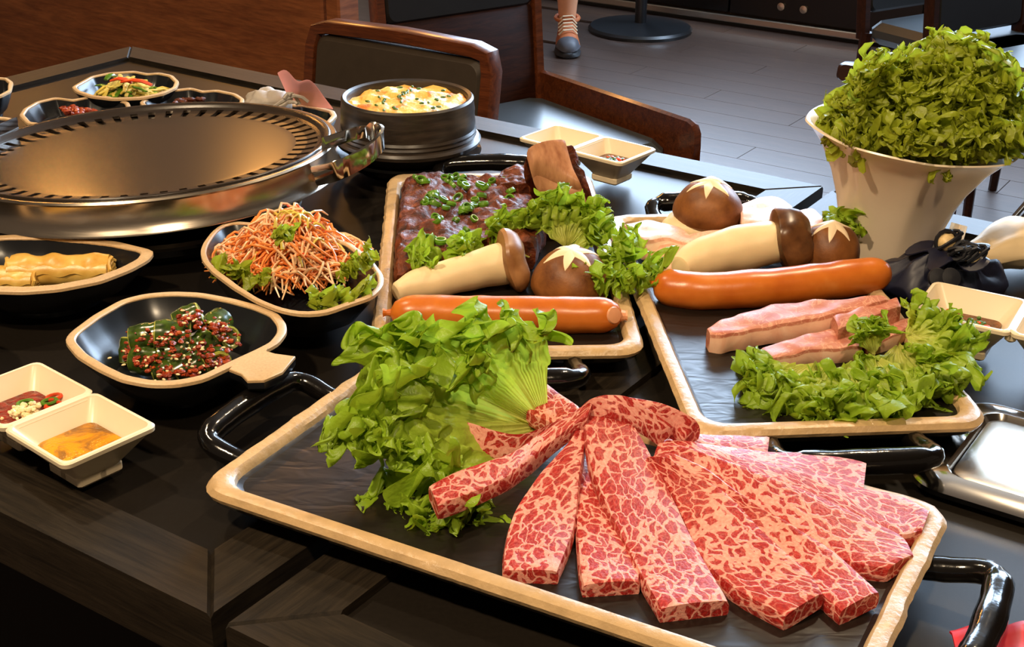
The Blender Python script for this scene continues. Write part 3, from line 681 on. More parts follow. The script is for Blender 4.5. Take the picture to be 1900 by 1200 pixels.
# chrome clamp handles
def clamp(p, out, side):
    """p: where it meets the ring; out: horizontal direction; side: tangent"""
    z = Vector((0, 0, 1)); m = MB()
    def L(a, b, c): return p+side*a+out*b+z*c
    m.loft([[L(-.016, -.002, -.012), L(.016, -.004, -.012), L(.016, -.004, .012), L(-.016, -.002, .012)], [L(-.015, .0015, -.011), L(.015, .0005, -.011), L(.015, .0005, .011), L(-.015, .0015, .011)]])
    h = obj('handle_plate', m, 'chrome', t)
    for a in (-.009, .009):
        for b in (-.006, .006):
            m = MB(); m.lathe([(.0001, 0), (.0022, 0), (.0018, .0014), (.0001, .0018)], L(a, .0012, b), 8, out); obj('rivet', m, 'chrome', h)
    # wide sheet arm bent into an open loop
    path = [(.010, .002, .004), (.018, .012, .006), (.030, .026, .010), (.050, .040, .018), (.068, .046, .026), (.082, .044, .031), (.088, .032, .033), (.080, .018, .033), (.062, .008, .031), (.044, -.003, .028)]
    pp = cat_rom(path, 40); rings = []
    for i, q in enumerate(pp):
        hh = .011 if i < 28 else .007; q = Vector(q)
        rings.append([L(q.x, q.y-.001, q.z-hh), L(q.x+.002, q.y+.001, q.z-hh*.9), L(q.x+.002, q.y+.001, q.z+hh*.9), L(q.x, q.y-.001, q.z+hh), L(q.x-.0015, q.y-.002, q.z+hh*.9), L(q.x-.0015, q.y-.002, q.z-hh*.9)])
    m = MB(); m.loft(rings); obj('clamp_handle', m, 'chrome', t)
    m = MB(); m.tube([L(.010, .004, .004), L(.034, .020, .010), L(.050, .030, .016)], [.0045, .0055, .0035], 10); obj('clamp_pin', m, 'chrome', t)
pa = W(548, 338, .058); rd = (pa-gc); rd.z = 0; rd.normalize()
clamp(gc+rd*.191+Vector((0, 0, .058)), rd, Vector((-rd.y, rd.x, 0)))
clamp(gc-rd*.191+Vector((0, 0, .062)), -rd, Vector((rd.y, -rd.x, 0)))

# ------------------------------------------------------------------ egg pot on its saucer
pc = W(756, 300, 0); pc = Vector((W(756, 182, .082).x, W(756, 182, .082).y, TZ))
mb = MB(); mb.lathe([(.001, 0), (.058, 0), (.062, .004), (.076, .011), (.084, .019), (.0845, .022), (.080, .021), (.066, .013), (.001, .011)], pc, 64)
single('pot_saucer', mb, 'black_plastic', 'glossy black saucer under the stone egg pot', 'saucer')
t = thing('stone_pot', pc+Vector((0, 0, .011)), 'dark ribbed stone pot filled with steamed egg', 'pot')
mb = MB(); mb.lathe([(.001, .011), (.048, .011), (.052, .013), (.060, .018), (.074, .026), (.0825, .032), (.0838, .036), (.0815, .0390), (.0788, .0395), (.0778, .040), (.0788, .042), (.0776, .0445), (.0786, .047), (.0770, .050), (.0778, .054), (.0766, .064), (.0770, .070), (.0758, .078), (.0758, .083), (.0735, .0855), (.0695, .084), (.068, .080), (.068, .070), (.001, .066)], pc, 72); obj('pot', mb, 'stone_pot', t)
mb = MB(); egg = []
for i in range(15):
    r = .0675*i/14; egg.append([pc+Vector((r*math.cos(a), r*math.sin(a), .0775+.004*(1-(r/.066)**2)+.006*noise.noise(Vector((r*math.cos(a)*60, r*math.sin(a)*60, 1)))+.002*noise.noise(Vector((r*math.cos(a)*180, r*math.sin(a)*180, 5))))) for a in [2*math.pi*j/48 for j in range(48)]])
egg.append([Vector((p.x, p.y, TZ+.070)) for p in egg[-1]])
mb.loft(egg); single('steamed_egg', mb, 'steamed_egg', 'yellow steamed egg filling the stone pot', 'egg dish')
mb = MB(); rnd = random.Random(3)
for k in range(34):
    a = rnd.random()*6.28; r = .052*math.sqrt(rnd.random()); p = pc+Vector((r*math.cos(a), r*math.sin(a), .0825-.002*(r/.05))); p.z = TZ+.0795+.004*(1-(r/.066)**2)+.006*noise.noise(Vector((r*math.cos(a)*60, r*math.sin(a)*60, 1)))+.0015
    mb.blob(p, .0024+.002*rnd.random(), .0018, .0014, rnd.random()*3, 7, 4)
single('chopped_scallion', mb, 'chopped_scallion', 'green scallion bits scattered over the steamed egg', 'scallion', kind='stuff')

# ------------------------------------------------------------------ side dishes: black bowls with a tan rim
def resample(poly, c, n=96):
    """star-shaped outline: radius round c by direction"""
    out = []; m = len(poly)
    P_ = [(p.x-c.x, p.y-c.y) for p in poly]
    for k in range(n):
        a = 2*math.pi*k/n; d = (math.cos(a), math.sin(a)); best = 0
        for i in range(m):
            p, q = P_[i], P_[(i+1) % m]; ex, ey = q[0]-p[0], q[1]-p[1]; den = d[0]*ey-d[1]*ex
            if abs(den) < 1e-9: continue
            s_ = (p[0]*ey-p[1]*ex)/den; u_ = (p[0]*d[1]-p[1]*d[0])/den
            if s_ > 0 and -1e-6 <= u_ <= 1+1e-6: best = max(best, s_)
        out.append(best)
    for _ in range(1): out = [(out[i-1]+2*out[i]+out[(i+1) % n])/4 for i in range(n)]
    return [Vector((math.cos(2*math.pi*k/n)*r, math.sin(2*math.pi*k/n)*r, 0)) for k, r in enumerate(out)]
def dish(name, label, outline, rz=.042, rimw=.009, c=None, tail=None, ribs=0, floor=.010, wave=0, local=None, group='black side dishes with a tan rim'):
    if local is None:
        pts = [W(x, y, rz) for x, y in outline]; cc = Vector((sum(p.x for p in pts)/len(pts), sum(p.y for p in pts)/len(pts), TZ))
        o_ = resample(pts, cc)
    else: o_, cc = local
    t = thing(name, cc, label, 'dish', group)
    def rg(k, z, inset=0, rb=0):
        out = []
        for i, p in enumerate(o_):
            L = p.length; f = max(.02, (L*k-inset)/L) if L > 0 else k
            wz = wave*math.sin(6*math.pi*i/len(o_)) if z > .03 else 0
            out.append(cc+p*f*(1+(rb if i % 2 else 0))+Vector((0, 0, z+wz)))
        return out
    mb = MB(); mb.loft([rg(.48, 0), rg(.5, .001), rg(.52, .006), rg(.74, .014), rg(.92, rz-.012), rg(1, rz-.003), rg(.995, rz-.0012), rg(1, rz-.0014, rimw), rg(.95, rz-.010, rimw, ribs), rg(.86, rz-.020, rimw, ribs), rg(.70, floor+.002, rimw, ribs*.4), rg(.5, floor, rimw), rg(.02, floor)]); obj('bowl', mb, 'dish_black', t)
    mb = MB(); mb.loft([rg(1, rz-.003, -.0004), rg(1, rz-.0005, -.0002), rg(1, rz+.0002, .0012), rg(1, rz+.0002, rimw-.001), rg(1, rz-.0008, rimw+.0002), rg(1, rz-.0028, rimw+.0002)], caps=False, loop=True); obj('rim', mb, 'dish_tan', t)
    if tail:
        top = [W(x, y, rz) for x, y in tail] if local is None else tail
        mb = MB(); c2 = sum(top, Vector())/len(top)
        mb.loft([[p.lerp(c2, .06)+Vector((0, 0, -.009)) for p in top], [p+Vector((0, 0, -.007)) for p in top], [p+Vector((0, 0, -.002)) for p in top]]); tl = obj('tail_handle', mb, 'dish_black', t)
        mb = MB(); mb.loft([[p+Vector((0, 0, -.0021)) for p in top], [p+Vector((0, 0, -.0002)) for p in top], [p.lerp(c2, .03)+Vector((0, 0, .0003)) for p in top]]); obj('tail_rim', mb, 'dish_tan', tl)
    return t, cc, o_
CUC = [(120, 631), (130, 616), (173, 584), (225, 555), (269, 544), (321, 540), (373, 542), (433, 553), (481, 566), (516, 581), (531, 601), (531, 616), (516, 636), (484, 653), (432, 677), (377, 703), (325, 713), (277, 713), (225, 703), (182, 683), (143, 659)]
TAIL = [(500, 640), (494, 651), (511, 656), (548, 661), (524, 690), (490, 705), (459, 706), (448, 694), (425, 685), (440, 668)]
dc, cc_c, o_c = dish('fish_dish', 'black fish-shaped dish with a tan tail holding cucumber kimchi', CUC, .044, .0070, tail=TAIL)
tl = [W(x, y, .044) for x, y in TAIL]; sh = W(-6, 604, .044)-W(516, 601, .044)+Vector((-.013, 0, 0)); sh.z = 0
dish('fish_dish', 'black fish-shaped dish cut by the picture edge above the oil dip', None, .044, .0070, local=(o_c, cc_c+sh), tail=[p+sh for p in tl])
dish('leaf_dish', 'long black leaf-shaped dish with a broad tan rim holding omelette rolls', [(87, 434), (173, 441), (225, 449), (260, 458), (287, 464), (277, 480), (243, 499), (186, 521), (108, 536), (43, 541), (-20, 539), (-80, 528), (-130, 508), (-150, 490), (-130, 466), (-70, 446), (0, 436)], .042, .0108, ribs=.012)
dr, cc_r, o_r = dish('shell_dish', 'black shell-shaped dish heaped with orange radish salad', [(372, 467), (377, 451), (394, 428), (416, 412), (438, 409), (459, 412), (490, 415), (550, 420), (607, 436), (650, 450), (689, 480), (711, 510), (711, 529), (693, 549), (667, 558), (641, 566), (607, 579), (563, 583), (520, 575), (477, 558), (433, 532), (394, 503), (377, 484)], .048, .0052)
db, cc_b, o_b = dish('wavy_dish', 'small black wavy dish of yellow cabbage pickle near the wooden partition', [(133, 161), (148, 152), (168, 141), (202, 134), (249, 131), (276, 136), (296, 134), (320, 139), (332, 151), (327, 162), (303, 173), (263, 181), (209, 183), (168, 178), (141, 169)], .04, .0052)
dk, cc_k, o_k = dish('wavy_dish', 'small black wavy dish of red kimchi behind the grill', [(36, 213), (44, 201), (67, 188), (101, 180), (135, 184), (168, 178), (202, 178), (239, 189), (245, 205), (225, 222), (168, 232), (101, 234), (50, 228)], .036, .0052)
de, cc_e, o_e = dish('wavy_dish', 'small black wavy dish of dark relish half hidden behind the grill', [(259, 189), (276, 178), (303, 168), (354, 162), (377, 168), (404, 166), (438, 173), (453, 183), (450, 198), (404, 210), (350, 214), (300, 210), (269, 200)], .036, .0052)
dg, cc_g, o_g = dish('wavy_dish', 'small black dish of green pickle between the grill and the pink pouch', [(490, 212), (500, 200), (530, 194), (560, 192), (590, 197), (620, 205), (625, 214), (612, 227), (560, 236), (510, 230)], .036, .0065)
dish('wavy_dish', 'black wavy dish cut by the picture edge near the partition', [(24, 152), (13, 144), (0, 143), (-40, 140), (-80, 148), (-100, 160), (-80, 176), (-40, 182), (0, 178), (20, 168)], .04, .0052)
dish('wavy_dish', 'low black dish at the picture edge just behind the grill rim', [(34, 228), (20, 218), (-30, 213), (-80, 222), (-100, 232), (-60, 245), (-10, 246), (22, 240)], .03, .0065)
# ------------------------------------------------------------------ food on the large tray: marbled beef strips
TB = .0178                                   # a tray's surface above the table
BG = 'marbled beef strips'
def beef(label, st, th=.011, **kw):
    mb = slab(st, th, **kw); return single('beef_strip', mb, 'marbled_beef', label, 'beef', BG)
B0 = TB+.0112
beef('beef strip fanned farthest back, a short end beside the pork tray corner', [(1240, 818, 1240, 800, .034), (1290, 824, 1284, 803, .033), (1360, 838, 1360, 806, .033), (1424, 840, 1428, 808, .032)], .010, seed=12)
beef('beef strip with its squared end over the back rim of the tray', [(1220, 836, 1235, 812, .036), (1330, 852, 1332, 825, .035), (1430, 876, 1426, 836, .033), (1520, 897, 1521, 838, .032), (1602, 910, 1608, 856, .031)], .011, seed=11)
beef('beef strip whose end lies on the tan rim at the far corner of the tray', [(1215, 838, 1225, 815, .038, .040), (1330, 870, 1300, 820, .036, .040), (1440, 906, 1385, 846, .034, .038), (1530, 935, 1474, 868, .033, .037), (1610, 968, 1570, 897, .032, .036), (1672, 990, 1663, 916, .031, .034), (1712, 980, 1725, 944, .031, .032)], .0115, seed=10)
beef('beef strip with a purplish tip, second along the right short rim', [(1212, 845, 1235, 822, .042, .046), (1285, 866, 1300, 836, .038, .045), (1390, 940, 1420, 878, .034, .044), (1470, 985, 1521, 920, .032, .041), (1545, 1026, 1606, 958, .030, .037), (1605, 1046, 1672, 992, .030, .033), (1650, 1052, 1695, 1026, .030)], .0115, seed=9)
beef('beef strip between the broad fatty strip and the right short rim', [(1214, 850, 1245, 838, .046, .050), (1265, 880, 1310, 868, .042, .048), (1345, 940, 1393, 928, .036, .046), (1420, 1008, 1474, 974, .033, .042), (1490, 1070, 1550, 1024, .030, .037), (1562, 1130, 1630, 1096, .030, .033)], .0125, seed=8)
beef('broad beef strip with a wide fat seam, second beyond the longest strip', [(1200, 844, 1240, 848, .048, .052), (1212, 868, 1278, 872, .042, .050), (1256, 938, 1345, 912, .034, .047), (1303, 1031, 1428, 996, .031, .043), (1369, 1092, 1499, 1057, .030, .039), (1458, 1140, 1526, 1098, .030, .034)], .0125, seed=7)
beef('beef strip half under the longest strip, its blunt end near the front rim', [(1075, 850, 1120, 850, .034), (1071, 905, 1145, 905, .032, .034), (1071, 964, 1160, 975, .030, .033), (1078, 1054, 1183, 1050, .030), (1084, 1082, 1184, 1076, .029)], .012, seed=5)
beef('longest beef strip running from the bundle straight to the front rim', [(1086, 766, 1160, 758, .060, .060), (1086, 784, 1174, 784, .060, .056), (1100, 869, 1207, 842, .046, .046), (1150, 983, 1247, 920, .036, .040), (1189, 1059, 1296, 1021, .031, .033), (1228, 1126, 1350, 1112, .030)], .013, seed=6)
beef('beef strip with a narrow white fatty neck, its broad end at the front rim', [(1078, 772, 1090, 772, .060), (1058, 816, 1085, 820, .052, .050), (1004, 875, 1075, 875, .042), (956, 948, 1069, 945, .033), (938, 1013, 1058, 995, .030), (936, 1055, 1033, 1058, .029)], .013, seed=4)
beef('short curved beef strip lying against the lettuce leaf', [(858, 812, 860, 779, .034, .046), (905, 834, 917, 797, .034, .048), (955, 838, 966, 803, .036, .050), (990, 824, 1008, 792, .042, .054), (1032, 797, 1052, 768, .052, .060)], .009, seed=2)
beef('beef strip end with a pale frosted face beside the big lettuce leaf', [(962, 744, 985, 703, .042, .046), (980, 762, 1008, 706, .042, .047), (1008, 776, 1036, 727, .044, .050), (1050, 790, 1075, 754, .050, .056)], .011, seed=3)
beef('beef strip sweeping sideways from the bundle over the lettuce edge', [(812, 934, 796, 900, .048, .052), (885, 908, 857, 870, .048, .052), (950, 876, 943, 840, .048, .052), (1000, 838, 1004, 801, .048, .053), (1050, 795, 1066, 762, .058, .062), (1090, 768, 1106, 735, .066, .070)], .012, seed=1)
beef('beef strip arched over the top of the bundle', [(1080, 788, 1078, 752, .052, .064), (1100, 772, 1098, 739, .060, .072), (1142, 766, 1132, 732, .064, .074), (1188, 786, 1176, 740, .056, .070), (1223, 808, 1249, 789, .046, .050)], .008, seed=13)
beef('folded beef strip tip hanging behind the arched strip', [(1150, 748, 1158, 734, .064, .068), (1215, 766, 1228, 747, .058, .064), (1255, 792, 1284, 774, .048, .054), (1272, 808, 1298, 788, .043, .047)], .012, seed=14)

# ------------------------------------------------------------------ sausages and mushrooms
def sausage(label, pts, r, cut=False):
    c = [W(x, y, TB+z) for x, y, z in pts]; c = [Vector(q) for q in cat_rom([tuple(p) for p in c], 40)]
    t = thing('sausage', Vector((c[20].x, c[20].y, TZ+TB)), label, 'sausage', 'grilled orange sausages')
    rad = []
    for i in range(40):
        e = min(i, 39-i)/5.0; rad.append(r*(math.sqrt(max(0, 1-(1-e)**2)) if e < 1 else 1)*(1+.02*math.sin(i*.9))+.0008)
    mb = MB(); mb.tube(c, rad, 28); mb.v = [v+Vector((0, 0, .0007*noise.noise(v*70))) for v in mb.v]; obj('casing', mb, 'sausage_skin', t)
    d0 = (c[0]-c[3]).normalized(); d1 = (c[-1]-c[-4]).normalized()
    mb = MB(); mb.tube([c[0]-d0*.002, c[0]+d0*.002, c[0]+d0*.005], [.0036, .0026, .0038], 10); obj('knot', mb, 'sausage_skin', t)
    if cut:
        mb = MB(); q = c[-4]; s_ = Vector((.55, -.75, .35)).normalized(); mb.lathe([(.0001, .0003), (.004, .0002), (.0066, -.0006), (.0072, -.0022)], q+s_*(r*.985), 16, s_); obj('burst', mb, 'sausage_end', t)
        mb = MB(); mb.tube([c[-1]-d1*.003, c[-1]+d1*.0015, c[-1]+d1*.003], [.0052, .0040, .0046], 10); obj('knot', mb, 'sausage_end', t)
sausage('plump orange sausage at the front of the rib tray with a burst end', [(722, 580, .0145), (930, 583, .0145), (1157, 585, .0145)], .0146, True)
sausage('plump orange sausage lying across the pork tray', [(1211, 527, .0145), (1300, 540, .0145), (1450, 531, .0165), (1560, 518, .018), (1652, 506, .018)], .0158)

def king_oyster(label, pts, cap_at, cap_r, cap_axis, capmat, dome=.4):
    c = []; rad = []
    for x, y, z, r in pts: c.append(W(x, y, TB+z)); rad.append(r)
    q = cat_rom([(*p, r) for p, r in zip(c, rad)], 30); c = [Vector(a[:3]) for a in q]; rad = [a[3] for a in q]
    t = thing('king_oyster_mushroom', Vector((c[15].x, c[15].y, TZ+TB)), label, 'mushroom', 'king oyster mushrooms')
    mb = MB(); c0 = [c[0]-(c[1]-c[0]).normalized()*.0015]+c; mb.tube(c0, [rad[0]*.8]+rad, 24)
    mb.v = [v+Vector((noise.noise(v*60), noise.noise(v*60+Vector((9, 0, 0))), noise.noise(v*60+Vector((0, 9, 0)))))*.0012 for v in mb.v]; obj('stem', mb, 'mushroom_stem', t)
    ax = Vector(cap_axis).normalized(); R_ = cap_r
    def rip(k, r, h, a): return (r*(1+.10*math.sin(2*a+1)+.05*math.sin(5*a)), h+.12*r*math.sin(2*a+.4))
    mb = MB(); mb.lathe([(R_*.45, -R_*.30), (R_*.8, -R_*.22), (R_*1.0, -R_*.12), (R_*1.04, .0), (R_*.98, R_*dome*.35), (R_*.8, R_*dome*.75), (R_*.5, R_*dome), (R_*.05, R_*dome*1.05)], W(*cap_at[:2], TB+cap_at[2]), 36, ax, rip); obj('cap', mb, capmat, t)
king_oyster('cream king oyster mushroom with a tan cap behind the rib tray sausage', [(737, 541, .010, .0085), (765, 531, .012, .0128), (810, 520, .015, .0150), (870, 504, .019, .0165), (915, 492, .022, .0185), (945, 485, .024, .0195)], (945, 487, .024), .0262, (.90, .25, .18), 'oyster_cap', .55)
king_oyster('thick cream king oyster mushroom with a dark torn cap on the pork tray', [(1262, 497, .012, .011), (1290, 482, .015, .017), (1335, 470, .018, .0205), (1385, 458, .022, .0215), (1430, 450, .026, .0200), (1455, 447, .027, .0185)], (1452, 449, .027), .0275, (.86, .10, .22), 'dark_cap', .95)
def shiitake(label, x, y, z, r, h, star, gill=1.0, lean=(0, 0), notch=False):
    c = W(x, y, TB+z); t = thing('shiitake_mushroom', Vector((c.x, c.y, TZ+TB)), label, 'mushroom', 'scored shiitake mushrooms')
    ax = Vector((lean[0], lean[1], 1)).normalized(); sd = x*.01
    X = ax.orthogonal().normalized(); X = (Vector((1, 0, 0))-ax*ax.x).normalized(); Y = ax.cross(X)
    def S(u, v, lift=0):
        d = math.hypot(u, v); k = max(0, 1-d*d); q = math.sqrt(k); rr = 1+.05*noise.noise(Vector((u*1.6+sd, v*1.6, 0)))
        return c+X*(u*r*rr)+Y*(v*r*rr)+ax*(h*(.25*q+.75*q**1.15)*(1+.12*noise.noise(Vector((u*2, v*2, sd))))+lift)
    mb = MB(); rings = [[c+X*(.55*r*math.cos(a))+Y*(.55*r*math.sin(a))-ax*h*.16 for a in [2*math.pi*j/48 for j in range(48)]], [c+X*(.95*r*math.cos(a))+Y*(.95*r*math.sin(a))-ax*h*.26 for a in [2*math.pi*j/48 for j in range(48)]]]
    for i in range(15):
        d = math.cos(i/14*math.pi/2*.985); d = max(d, .02); rings.append([S(d*math.cos(a), d*math.sin(a)) for a in [2*math.pi*j/48 for j in range(48)]])
    rings[2] = [p-ax*h*.05 for p in rings[2]]
    mb.loft(rings); obj('cap', mb, 'shiitake_cap', t)
    if gill:
        mb = MB(); mb.lathe([(.001, -h*.42), (r*.35, -h*.44), (r*.75*gill, -h*.40), (r*.86*gill, -h*.30), (r*.86*gill, -h*.22), (.001, -h*.2)], c, 36, ax); obj('gills', mb, 'mushroom_stem', t)
    # three crossing wedge cuts make the star
    for k, a0 in enumerate(star[2]):
        mb = MB(); rows = []
        for i in range(15):
            s_ = -1+2*i/14; wv = star[4]*(1-abs(s_))**.8*(.55+.45*abs(s_))+.001; row = []
            for j in range(5):
                b = (j/4*2-1)*wv; u = star[0]+s_*star[3]*math.cos(a0)-b*math.sin(a0); v = star[1]+s_*star[3]*math.sin(a0)+b*math.cos(a0); row.append(S(u, v, .0003+.0007*(1-abs(j/2-1))+.0001*k))
            rows.append(row)
        low = [[p-ax*.0025 for p in row] for row in rows]
        mb.loft([row+list(reversed(lr)) for row, lr in zip(rows, low)]); obj('star_cut', mb, 'star_flesh', t)
A6 = [math.radians(a) for a in (15, 75, 135)]
shiitake('brown shiitake cap with a white star cut on the rib tray', 1059, 523, .010, .0355, .031, (.0, -.02, A6, .70, .27))
shiitake('large brown shiitake cap standing on a white mushroom slice', 1313, 390, .028, .0335, .031, (.0, -.05, A6, .70, .27), gill=.9)
shiitake('brown shiitake cap with a star cut beside the torn oyster mushroom', 1538, 470, .014, .0285, .031, (-.12, .0, A6, .70, .27), gill=0, lean=(.12, -.12))
mb = MB(); c = W(1304, 414, TB+.014); mb.blob(c, .0405, .030, .0125, .1, 28, 12, .10, seed=4); single('mushroom_slice', mb, 'mushroom_stem', 'thick white mushroom slice under the large shiitake', 'mushroom')

# ------------------------------------------------------------------ pork
def pork(label, st, th, mat, name='pork_slice', **kw):
    return single(name, slab(st, th, **kw), mat, label, 'pork', 'pork slices on the tray')
kwl = dict(lump=.0022, ls=60, m=13)
pork('pale pork belly slice with a square white end at the far short rim', [(1158, 412, 1192, 446, .044), (1204, 406, 1240, 441, .044), (1260, 420, 1300, 452, .042)], .020, 'pork_belly', seed=21, **kwl)
pork('long pale pork belly slice running under the oyster mushroom', [(1190, 441, 1196, 455, .040, .038), (1290, 432, 1300, 447, .042, .040), (1405, 408, 1415, 424, .042), (1450, 402, 1456, 418, .042)], .016, 'pork_belly', seed=22, **kwl)
pork('pale pork belly slice lowest in its stack above the sausage', [(1194, 466, 1200, 486, .026), (1240, 466, 1252, 500, .026), (1300, 470, 1310, 505, .026)], .012, 'pork_belly', seed=23, **kwl)
pork('rolled pale pork slice behind the large shiitake', [(1372, 380, 1376, 412, .048), (1400, 366, 1412, 414, .052), (1440, 364, 1446, 412, .052), (1470, 380, 1468, 408, .048)], .022, 'pork_belly', seed=24, **kwl)
pork('round pale pork slice next to the white bowl', [(1456, 400, 1456, 420, .046), (1480, 388, 1486, 424, .048), (1508, 386, 1512, 425, .048), (1528, 404, 1526, 418, .046)], .020, 'pork_belly', seed=25, **kwl)
pork('short pink pork slice under the tray lettuce', [(1600, 612, 1610, 640, .030), (1650, 592, 1660, 620, .032), (1692, 588, 1698, 600, .032)], .013, 'pork_loin', seed=28, **kwl)
pork('pink pork loin slice with a fatty edge nearest the lettuce', [(1412, 643, 1432, 663, .033), (1450, 632, 1470, 655, .033), (1500, 618, 1510, 646, .034), (1565, 606, 1560, 642, .034), (1605, 610, 1600, 640, .033)], .0155, 'pork_loin', seed=27, **kwl)
pork('thick pink pork loin block with a squared end beside the sausage', [(1545, 585, 1556, 608, .044), (1605, 566, 1618, 584, .046), (1664, 549, 1672, 566, .046)], .024, 'pork_loin', seed=29, fatside=.5, **kwl)
pork('large pink pork loin slice with a thick white fat edge', [(1312, 607, 1318, 618, .036), (1330, 596, 1350, 618, .037), (1377, 580, 1405, 606, .038), (1447, 560, 1490, 592, .040), (1520, 554, 1560, 578, .044), (1600, 550, 1616, 563, .048), (1640, 546, 1648, 554, .049)], .0185, 'pork_loin', seed=26, ragged=.002, **kwl)

# ------------------------------------------------------------------ braised ribs
def rib(label, st, th, seed, mat='braised_rib', name='braised_rib', parent=None, **kw):
    mb = slab(st, th, seed=seed, n=64, m=25, lump=kw.get('lump', .006), ls=58, ragged=.004, crown=.004)
    for i, v in enumerate(mb.v): mb.v[i] = v+Vector((0, 0, .0025*noise.noise(v*170)))
    if parent is not None: return obj(name, mb, mat, parent)
    return single(name, mb, mat, label, 'rib', 'braised ribs on the tray')
rib('glossy braised rib slab along the tray edge nearest the radish salad', [(752, 328, 850, 322, .042), (744, 385, 872, 378, .045), (738, 448, 868, 440, .045), (737, 505, 800, 492, .036)], .026, 31)
rib('glossy braised rib slab in the middle of the tray under scallion rings', [(862, 325, 985, 345, .046), (870, 385, 1010, 392, .048), (850, 445, 990, 450, .046)], .028, 32)
rib('dark braised rib piece tucked behind the bone', [(928, 316, 975, 308, .054), (925, 345, 1000, 345, .054)], .024, 33)
c = W(1045, 330, TB)
t = thing('rib_bone', Vector((c.x, c.y, TZ+TB)), 'thick rib bone with browned meat leaning up at the back of the rib tray', 'rib', 'braised ribs on the tray')
rib('', [(978, 283, 1062, 266, .100), (985, 310, 1076, 305, .080), (1000, 345, 1096, 355, .056), (1012, 385, 1108, 392, .034)], .026, 34, parent=t, name='meat', lump=.003)
mb = slab([(980, 272, 1048, 260, .108), (990, 308, 1060, 300, .090), (1004, 340, 1078, 345, .070), (1016, 372, 1090, 380, .048)], .014, seed=35, n=30, m=11, lump=.002, crown=.004); obj('bone', mb, 'rib_bone', t)
rnd = random.Random(8)
clusters = [(845, 340, 12, 28), (805, 375, 9, 20), (860, 400, 9, 26), (905, 350, 4, 18), (955, 345, 5, 22), (808, 412, 5, 14), (890, 380, 4, 20), (780, 335, 3, 12), (795, 450, 4, 16), (870, 440, 3, 14), (935, 385, 3, 16)]
ring0 = None
where = ['at the back edge of the nearer rib slab', 'in the middle of the tray-edge rib slab', 'on the middle of the two rib slabs', 'at the back of the second rib slab', 'beside the dark rib piece near the bone', 'on the flank of the rib slab nearest the radish salad', 'over the seam between the two rib slabs', 'at the back corner of the rib slabs', 'just above the lettuce leaf by the tray edge', 'just above the lettuce in front of the ribs', 'on the second rib slab before the bone']
for wh, (cx, cy, k, sp) in zip(where, clusters):
    for _ in range(k):
        x, y = cx+rnd.gauss(0, sp*.5), cy+rnd.gauss(0, sp*.42); p = W(x, y, .048+.003*rnd.random())
        if ring0 is None:
            mb = MB(); rr = []
            for i in range(12):
                a = 2*math.pi*i/12; d = Vector((math.cos(a), math.sin(a), 0)); rr.append([d*(.0036+.0010*math.cos(b))+Vector((0, 0, .0016*math.sin(b)+.001)) for b in [2*math.pi*j/6 for j in range(6)]])
            mb.loft(rr, caps=False, loop=True); o = ring0 = obj('scallion_ring', mb, 'scallion', None, local=True)
        else:
            o = ring0.copy(); COL.objects.link(o)
        o.location = p; o.rotation_euler = (rnd.uniform(-.7, .7), rnd.uniform(-.7, .7), rnd.random()*3); f = rnd.uniform(.9, 1.45); o.scale = (f, f*rnd.uniform(.6, 1), f*1.3)
        tag(o, 'tiny green scallion ring '+wh, 'scallion', 'scallion rings on the ribs')
# ------------------------------------------------------------------ double sauce dishes of white melamine
def sauce_dish(label, cor, rz=.036):
    """cor: photo places of the rim corners; the long side runs from the first to the second"""
    P_ = [W(x, y, rz) for x, y in cor]; c = sum(P_, Vector())/4
    ex = ((P_[1]-P_[0])+(P_[2]-P_[3])); ex.z = 0; LX_ = ex.length/2; ex.normalize(); ey = Vector((-ex.y, ex.x, 0)); LY_ = abs(((P_[3]-P_[0])+(P_[2]-P_[1])).dot(ey))/2
    c.z = TZ; t = thing('sauce_dish', c, label, 'dish', 'white double sauce dishes')
    def ring(cx, w, h, z, r=.006): return [c+ex*x+ey*y+Vector((0, 0, z)) for x, y in rrect(cx, 0, w, h, r, 4)]
    hw = LX_/2
    # one shell per compartment, a bridge between
    for s_ in (-1, 1):
        cx = s_*hw/2; w = hw; h = LY_
        mb = MB(); e = .022
        mb.loft([ring(cx, w-2*e, h-2*e, .006), ring(cx, w-2*e+.004, h-2*e+.004, .0065), ring(cx, w-.006, h-.006, rz-.006), ring(cx, w, h, rz-.004), ring(cx, w+.0004, h+.0004, rz-.001), ring(cx, w-.002, h-.002, rz), ring(cx, w-.0062, h-.0062, rz), ring(cx, w-.0075, h-.0075, rz-.0015), ring(cx, w-2*e+.004, h-2*e+.004, .0105, .007), ring(cx, w-2*e-.004, h-2*e-.004, .009, .007)])
        obj('compartment', mb, 'white_melamine', t)
        for fx in (-1, 1):
            for fy in (-1, 1):
                mb = MB(); a, b = w/2-e-.009, h/2-e-.009; q = c+ex*(cx+fx*a)+ey*(fy*b)+Vector((0, 0, .0045)); mb.box(q, .024, .024, .009, math.atan2(ex.y, ex.x), .002); obj('foot', mb, 'white_melamine', t)
    mb = MB(); mb.box(c+Vector((0, 0, rz-.006)), .009, LY_-.012, .0115, math.atan2(ex.y, ex.x), .002); obj('divider', mb, 'white_melamine', t)
    def fill(s_, z, mat, name, lb, cat_='sauce'):
        k = (z-.0095)/(rz-.0095); e = .022*(1-k)+.004*k; w, h = hw-2*e-.001, LY_-2*e-.001
        mb = MB(); mb.loft([ring(s_*hw/2, hw-2*.022-.006, LY_-2*.022-.006, .0098, .006), ring(s_*hw/2, w, h, z-.001, .006), ring(s_*hw/2, w-.002, h-.002, z, .006)]); return single(name, mb, mat, lb, cat_)
    return c, ex, ey, hw, LY_, fill
